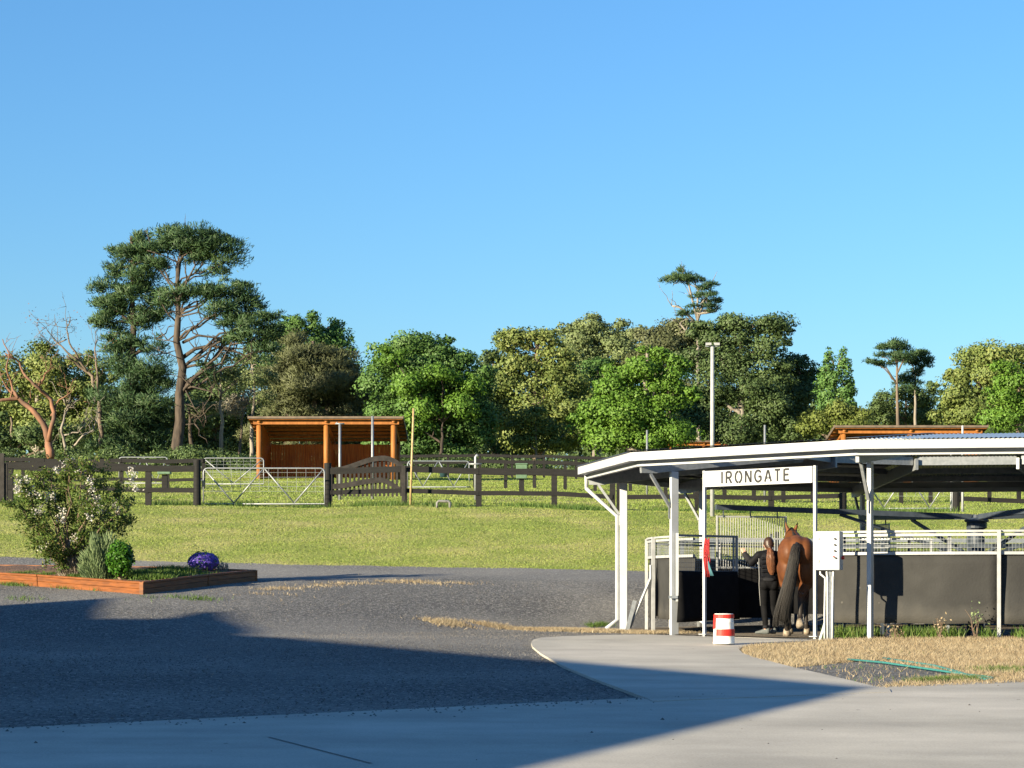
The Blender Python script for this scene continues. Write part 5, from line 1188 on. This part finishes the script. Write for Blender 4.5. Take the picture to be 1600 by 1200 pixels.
he(b, (0, .85, 1.22), (.325, .72, .345)); he(b, (0, .75, 1.05), (.26, .6, .26)); he(b, (0, 1.45, 1.22), (.25, .36, .37)); he(b, (0, 1.3, 1.48), (.11, .36, .16))  # barrel, chest, withers
hc(b, (0, 1.55, 1.34), (-.05, 2.02, 1.62), .22, .145); hc(b, (-.05, 2.02, 1.62), (-.07, 2.22, 1.68), .145, .115)              # neck
hc(b, (-.07, 2.22, 1.70), (-.08, 2.46, 1.52), .115, .085); hc(b, (-.08, 2.46, 1.52), (-.085, 2.66, 1.36), .085, .062)          # head
def hind(s, hock, fet, hoof):
    hc(b, (s*.16, .10, 1.10), (s*.165, .24, .86), .175, .125); hc(b, (s*.165, .22, .88), hock, .118, .058); hc(b, hock, (hock[0], hock[1]-.05, hock[2]+.05), .055, .04)
    hc(b, hock, fet, .056, .040); hc(b, fet, (fet[0], fet[1], fet[2]-.01), .05, .05); hc(b, fet, hoof, .042, .050)
LH = ((-.15, -.02, .56), (-.155, .03, .18), (-.16, .09, .07)); RH = ((.06, -.10, .63), (.055, -.20, .30), (.05, -.30, .235))
hind(-1, *LH); hind(1, *RH)
def fore(s, knee, fet, hoof):
    hc(b, (s*.17, 1.5, 1.05), (s*.155, 1.48, .82), .12, .085); hc(b, (s*.155, 1.48, .84), knee, .082, .056); hc(b, knee, fet, .052, .036); hc(b, fet, hoof, .045, .05)
LF = ((-.12, 1.5, .48), (-.115, 1.48, .17), (-.11, 1.53, .06)); RF = ((.16, 1.42, .48), (.17, 1.3, .17), (.175, 1.33, .06))
fore(-1, *LF); fore(1, *RF)
for s in (-1, 1):                                                                                                              # ears
    hc(b, (-.07+s*.065, 2.19, 1.78), (-.07+s*.095, 2.19, 1.87), .036, .026); hc(b, (-.07+s*.095, 2.19, 1.87), (-.07+s*.105, 2.20, 1.93), .026, .008)
remeshed(b, 'body', 'horse_coat', horse, .016, 16)
for (fet, hf, fl_) in ((LH[1], LH[2], 0), (RH[1], RH[2], 1), (LF[1], LF[2], 0), (RF[1], RF[2], 0)):
    b = MB()
    if fl_: b.tube([H(hf[0], hf[1]+.02, hf[2]+.01), H(hf[0], hf[1]-.05, hf[2]-.06), H(hf[0], hf[1]-.075, hf[2]-.085)], [.055*SCL, .066*SCL, .062*SCL], 14)
    else: b.tube([H(hf[0], hf[1]+.03, 0.0), H(hf[0], hf[1]+.015, .05), H(hf[0], hf[1]-.005, .10)], [.070*SCL, .062*SCL, .050*SCL], 14)
    b.smooth().build('hoof', 'hoof', horse)
path = [(0.0, -.20, 1.50), (-.02, -.29, 1.42), (-.05, -.31, 1.20), (-.10, -.31, .95), (-.17, -.30, .65), (-.235, -.28, .36), (-.27, -.27, .14)]; rad = [.050, .074, .088, .100, .118, .138, .130]
b = MB(); pts = [H(*p) for p in path]; b.tube(pts[:-1]+[pts[-2].lerp(pts[-1], .4)], [r*SCL*.55 for r in rad[:-1]]+[.02], 14); vs = []
tp_ = np.array([tuple(p) for p in pts])
for i in range(1700):
    a = RNG.uniform(0, 2*PI); q = RNG.uniform(.50, 1.04); L_ = float(np.clip(1.0-abs(RNG.normal(0, .15)), .5, 1)); st = []
    for u in np.linspace(.02, L_, 8):
        f = u*(len(pts)-1); i0 = min(int(f), len(pts)-2); fr = f-i0; c = pts[i0].lerp(pts[i0+1], fr); r = (rad[i0]+(rad[i0+1]-rad[i0])*fr)*SCL*q
        st.append(c+Vector((math.cos(a)*r, math.sin(a)*r*.75, 0))+Vector(RNG.normal(0, .0011, 3)))
    b.tube(st, [.0034]*6+[.0028, .0012], 3, cap=False)
b.smooth().build('tail', 'tail_hair', horse)
b = MB()
for i in range(40):
    u = i/39; p = Vector((0, 1.50, 1.60)).lerp(Vector((-.07, 2.22, 1.82)), u); s = .10+.04*math.sin(i*2.1)
    b.caps(H(p.x, p.y, p.z-.02), H(p.x+s*.7, p.y-.02, p.z-s*1.2), .03, .012, 6)
b.caps(H(-.07, 2.2, 1.8), H(-.08, 2.36, 1.68), .03, .02, 8)
b.smooth().build('mane', 'mane', horse)
b = MB()
b.tube([H(-.07+.125*math.cos(a), 2.33+.02*math.sin(a), 1.62+.125*math.sin(a)) for a in np.linspace(0, 2*PI, 17)], .011, 5); b.smooth().build('bridle', 'mane', horse)
for s in (-1, 1):
    b = MB(); b.ell(H(-.075+s*.095, 2.33, 1.66), (.018, .018, .018)); b.build('eye', 'mane', horse)

# ------------------------------------------------------------------ person in black at the gate, back to us
pb_ = at(1201, 996, 37.7); PZ = .055
per = thing('person', 'person in black jacket and leggings with a long auburn ponytail holding the gate', 'person', (pb_.x, pb_.y, PZ))
def Q(x, y, z): return Vector((pb_.x+x, pb_.y+y, PZ+z))
def qc(b, a, c, ra, rb, n=14): b.caps(Q(*a), Q(*c), ra, rb, n)
SH_L, EL_L, WR_L = (-.17, .0, 1.385), (-.30, .04, 1.25), (-.415, .10, 1.415)
SH_R, EL_R, WR_R = (.165, .0, 1.38), (.215, .03, 1.12), (.20, .16, .92)
KN_L, AN_L = (-.075, .05, .50), (-.055, .0, .09); KN_R, AN_R = (.09, .10, .50), (.10, .13, .10)
b = MB()
b.ell(Q(0, .005, 1.575), (.078, .092, .112), 18, 14); b.ell(Q(0, .055, 1.545), (.062, .06, .08)); qc(b, (0, -.01, 1.40), (0, .0, 1.51), .058, .05)
b.ell(Q(0, .105, 1.555), (.014, .022, .018)); 
for s in (-1, 1): b.ell(Q(s*.078, .0, 1.565), (.012, .02, .032))
b.ell(Q(0, 0, 1.27), (.155, .10, .20)); b.ell(Q(0, 0, 1.08), (.125, .09, .16)); b.ell(Q(0, -.01, .93), (.155, .115, .13)); 
for s, (sh, el, wr) in ((-1, (SH_L, EL_L, WR_L)), (1, (SH_R, EL_R, WR_R))):
    qc(b, sh, el, .052, .043); qc(b, el, wr, .042, .029); qc(b, (0, 0, 1.40), sh, .06, .055)
def hand(b, w, d, up, side):
    """palm and five fingers; d along the hand, up = side the knuckles face, side = thumb side"""
    w, d, up, side = Q(*w), Vector(d).normalized(), Vector(up).normalized(), Vector(side).normalized()
    p1 = w+d*.075
    for k in (-1, 0, 1): b.caps(w+side*.018*k, p1+side*.026*k, .016, .014, 8)
    for k, L_ in ((1.15, .066), (.4, .074), (-.35, .070), (-1.1, .055)):
        a = p1+side*.026*k; m1 = a+d*L_*.45+up*-.006; m2 = m1-up*L_*.42+d*L_*.15; m3 = m2-up*L_*.10-d*L_*.22
        b.caps(a, m1, .0095, .009, 7); b.caps(m1, m2, .009, .008, 7); b.caps(m2, m3, .008, .007, 7)
    a = w+d*.025+side*.028; m1 = a+side*.028+d*.022-up*.012; m2 = m1+d*.022-up*.024-side*.004
    b.caps(a, m1, .012, .010, 7); b.caps(m1, m2, .010, .008, 7)
hand(b, WR_L, (-.25, .35, .85), (0, -.8, .4), (1, .2, .1)); hand(b, WR_R, (0, .35, -.9), (.9, 0, 0), (0, .9, .3))
for s, kn, an in ((-1, KN_L, AN_L), (1, KN_R, AN_R)):
    qc(b, (s*.085, 0, .90), kn, .088, .055); qc(b, kn, (kn[0]*.5+an[0]*.5, kn[1]*.5+an[1]*.5-.02, .34), .052, .052); qc(b, (kn[0]*.5+an[0]*.5, kn[1]*.5+an[1]*.5-.015, .34), an, .050, .036); qc(b, an, (an[0]-.02, an[1]+.12, .035), .036, .028)
remeshed(b, 'body', 'skin', per, .007, 4)
# jacket: follows the body, a little puffed, ends at the hips
b = MB()
b.ell(Q(0, 0, 1.28), (.185, .125, .185)); b.ell(Q(-.0, -.005, 1.10), (.165, .118, .19)); b.ell(Q(0, -.012, .965), (.175, .135, .10)); b.ell(Q(0, -.035, 1.33), (.15, .10, .12))
qc(b, (0, -.01, 1.40), (0, .0, 1.455), .078, .066)
for s, (sh, el, wr) in ((-1, (SH_L, EL_L, WR_L)), (1, (SH_R, EL_R, WR_R))):
    qc(b, sh, el, .077, .064); e2 = tuple(el[i]+(wr[i]-el[i])*.90 for i in range(3)); qc(b, el, e2, .062, .046); qc(b, (s*.06, 0, 1.39), sh, .085, .078)
for i in range(5):                                                                        # soft folds across the back
    z = 1.02+.075*i; b.caps(Q(-.12, -.105-.008*(i % 2), z), Q(.12, -.105-.008*((i+1) % 2), z+.02), .024, .024, 8)
remeshed(b, 'jacket', 'jacket', per, .010, 5)
b = MB(); qc(b, (-.345, .065, 1.315), (-.405, .094, 1.40), .0605, .052); b.smooth().build('sleeve_panel', 'grey_cloth', per)
b = MB(); b.ell(Q(-.01, -.125, .955), (.105, .03, .035)); b.smooth().build('jacket_hem', 'grey_cloth', per)
b = MB()
b.ell(Q(0, -.012, .90), (.168, .128, .12))
for s, kn, an in ((-1, KN_L, AN_L), (1, KN_R, AN_R)):
    b.ell(Q(s*.078, -.055, .87), (.09, .085, .10)); qc(b, (s*.085, 0, .88), kn, .099, .066); md = (kn[0]*.5+an[0]*.5, kn[1]*.5+an[1]*.5-.02, .34)
    qc(b, kn, md, .064, .061); qc(b, md, (an[0], an[1], .13), .060, .045)
remeshed(b, 'leggings', 'leggings', per, .010, 5)
b = MB(); b.tube([Q(-.176, -.055, 1.33), Q(-.178, -.075, 1.15), Q(-.172, -.07, 1.0), Q(-.172, -.04, .88), Q(-.158, -.005, .70), Q(-.140, .02, .50)], .0055, 5); b.smooth().build('piping', 'trim', per)
for s, an, yaw, ln in ((-1, AN_L, R(62), .25), (1, AN_R, R(15), .25)):
    b = MB(); d = Vector((-math.sin(yaw), math.cos(yaw), 0)); a0 = Q(an[0], an[1], 0)
    prof = [(-.075, .036, .06, .10), (-.04, .041, .055, .12), (.02, .043, .05, .115), (.08, .047, .04, .075), (.14, .046, .032, .055), (.185, .028, .026, .045)]
    n = 12; vs = []; sd = Vector((d.y, -d.x, 0))
    for (u, w_, zc, hh) in prof:
        for j in range(n):
            aa = 2*PI*j/n; z = max(.002, zc+hh*.5*math.sin(aa)+.0); vs.append(a0+d*u+sd*w_*math.cos(aa)+Vector((0, 0, z)))
    m_ = len(prof); b.add(vs, [(i*n+j, i*n+(j+1) % n, (i+1)*n+(j+1) % n, (i+1)*n+j) for i in range(m_-1) for j in range(n)]+[tuple(range(n))[::-1], tuple((m_-1)*n+j for j in range(n))])
    sh = b.smooth().build('shoe', 'shoe', per)
    b = MB(); b.tube([a0+Vector((0, 0, .10)), a0+Vector((0, 0, .155))], [.05, .047], 12); b.smooth().build('shoe_collar', 'grey_cloth', sh)
b = MB(); b.ell(Q(0, -.008, 1.60), (.092, .100, .108), 18, 14); b.ell(Q(0, -.045, 1.56), (.078, .07, .085)); b.ell(Q(.01, -.098, 1.515), (.040, .04, .042))
remeshed(b, 'hair', 'head_hair', per, .009, 4)
b = MB(); pth = [(.01, -.10, 1.52), (.012, -.165, 1.47), (.015, -.178, 1.36), (.02, -.172, 1.22), (.035, -.165, 1.10), (.04, -.16, 1.04)]; rr = [.034, .05, .070, .072, .058, .022]
pp_ = [Q(*p) for p in pth]; b.tube(pp_, [r*.62 for r in rr], 14)
for i in range(620):
    a = RNG.uniform(0, 2*PI); q = RNG.uniform(.62, 1.04); L_ = RNG.uniform(.80, 1); st = []
    for u in np.linspace(0, L_, 7):
        f = u*5; i0 = min(int(f), 4); fr = f-i0; c = pp_[i0].lerp(pp_[i0+1], fr); r = (rr[i0]+(rr[i0+1]-rr[i0])*fr)*q; st.append(c+Vector((math.cos(a)*r, math.sin(a)*r*.6, 0)))
    b.tube(st, .0028, 3, cap=False)
b.smooth().build('ponytail', 'hair', per)

# ------------------------------------------------------------------ the large barn behind the photographer whose shadow lies on the yard
TE = math.tan(SUN_EL); SD = Vector((-S.x, -S.y)).normalized()
def back(px, py, z):
    g = G(px, py); q = Vector((g.x, g.y))-SD*((z-g.z)/TE); return Vector((q.x, q.y, z))
EV = 20*TE-.23; P0 = back(1372, 1078, EV).to_2d(); e1 = (back(870, 1200, EV).to_2d()-P0).normalized(); e2 = Vector((e1.y, -e1.x))
if e2.x > 0: e2 = -e2
gq = G(600, 1010); A_ = np.array([[e2.x, SD.x], [e2.y, SD.y]]); d_, L_ = np.linalg.solve(A_, np.array([gq.x-P0.x, gq.y-P0.y]))
PT = (gq.z+L_*TE-EV)/d_; DW = 21.0
barn = thing('stable_barn', 'long low pitched stable barn beside the drive', 'barn', (P0.x, P0.y, t(*P0)))
def bpnt(u, d, z): v = P0+e1*u+e2*d; return Vector((v.x, v.y, z))
LN = 46.0; ap = EV+DW*PT
b = MB(); v0 = [bpnt(0, 0, EV), bpnt(0, DW, ap), bpnt(0, 2*DW, EV), bpnt(LN, 2*DW, EV), bpnt(LN, DW, ap), bpnt(LN, 0, EV)]
v1 = [v-Vector((0, 0, .18)) for v in v0]
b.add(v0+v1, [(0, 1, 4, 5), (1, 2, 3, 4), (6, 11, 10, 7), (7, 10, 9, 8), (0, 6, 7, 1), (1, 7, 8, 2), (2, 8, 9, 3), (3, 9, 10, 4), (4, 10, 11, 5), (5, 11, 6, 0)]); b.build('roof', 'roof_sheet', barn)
b = MB(); w0 = [bpnt(.7, .7, -1.2), bpnt(.7, 2*DW-.7, -1.2), bpnt(LN-.7, 2*DW-.7, -1.2), bpnt(LN-.7, .7, -1.2)]; w1 = [Vector((v.x, v.y, EV-.10)) for v in w0]; g0_, g1_ = bpnt(.7, DW, ap-.20), bpnt(LN-.7, DW, ap-.20)
b.add(w0+w1+[g0_, g1_], [(0, 1, 5, 8, 4), (2, 3, 7, 9, 6), (0, 4, 7, 3), (1, 2, 6, 5)]); b.build('wall', 'barn_wall', barn)
b = MB(); b.bar(bpnt(.62, 5, 1.1), bpnt(.62, 9, 1.1), .06, 3.4); b.build('door', 'shed_board', barn)

for (q0, q1, r0, r1) in (((284, 984), (330, 957), .42, .10), ((70, 978), (72, 942), .36, .5)):  # unseen tubes added to cast the bumps along the barn shadow's edge
    z0 = EV+2.0; b = MB(); b.tube([back(q0[0], q0[1]+6, z0-.3), back(q0[0], q0[1], z0), back((q0[0]+q1[0])/2-8, (q0[1]+q1[1])/2, z0+.7), back(q1[0], q1[1], z0+1.2)], [r0, r0, (r0+r1)/2, r1], 10); b.smooth().build('shadow_caster', 'galv_dull', barn)
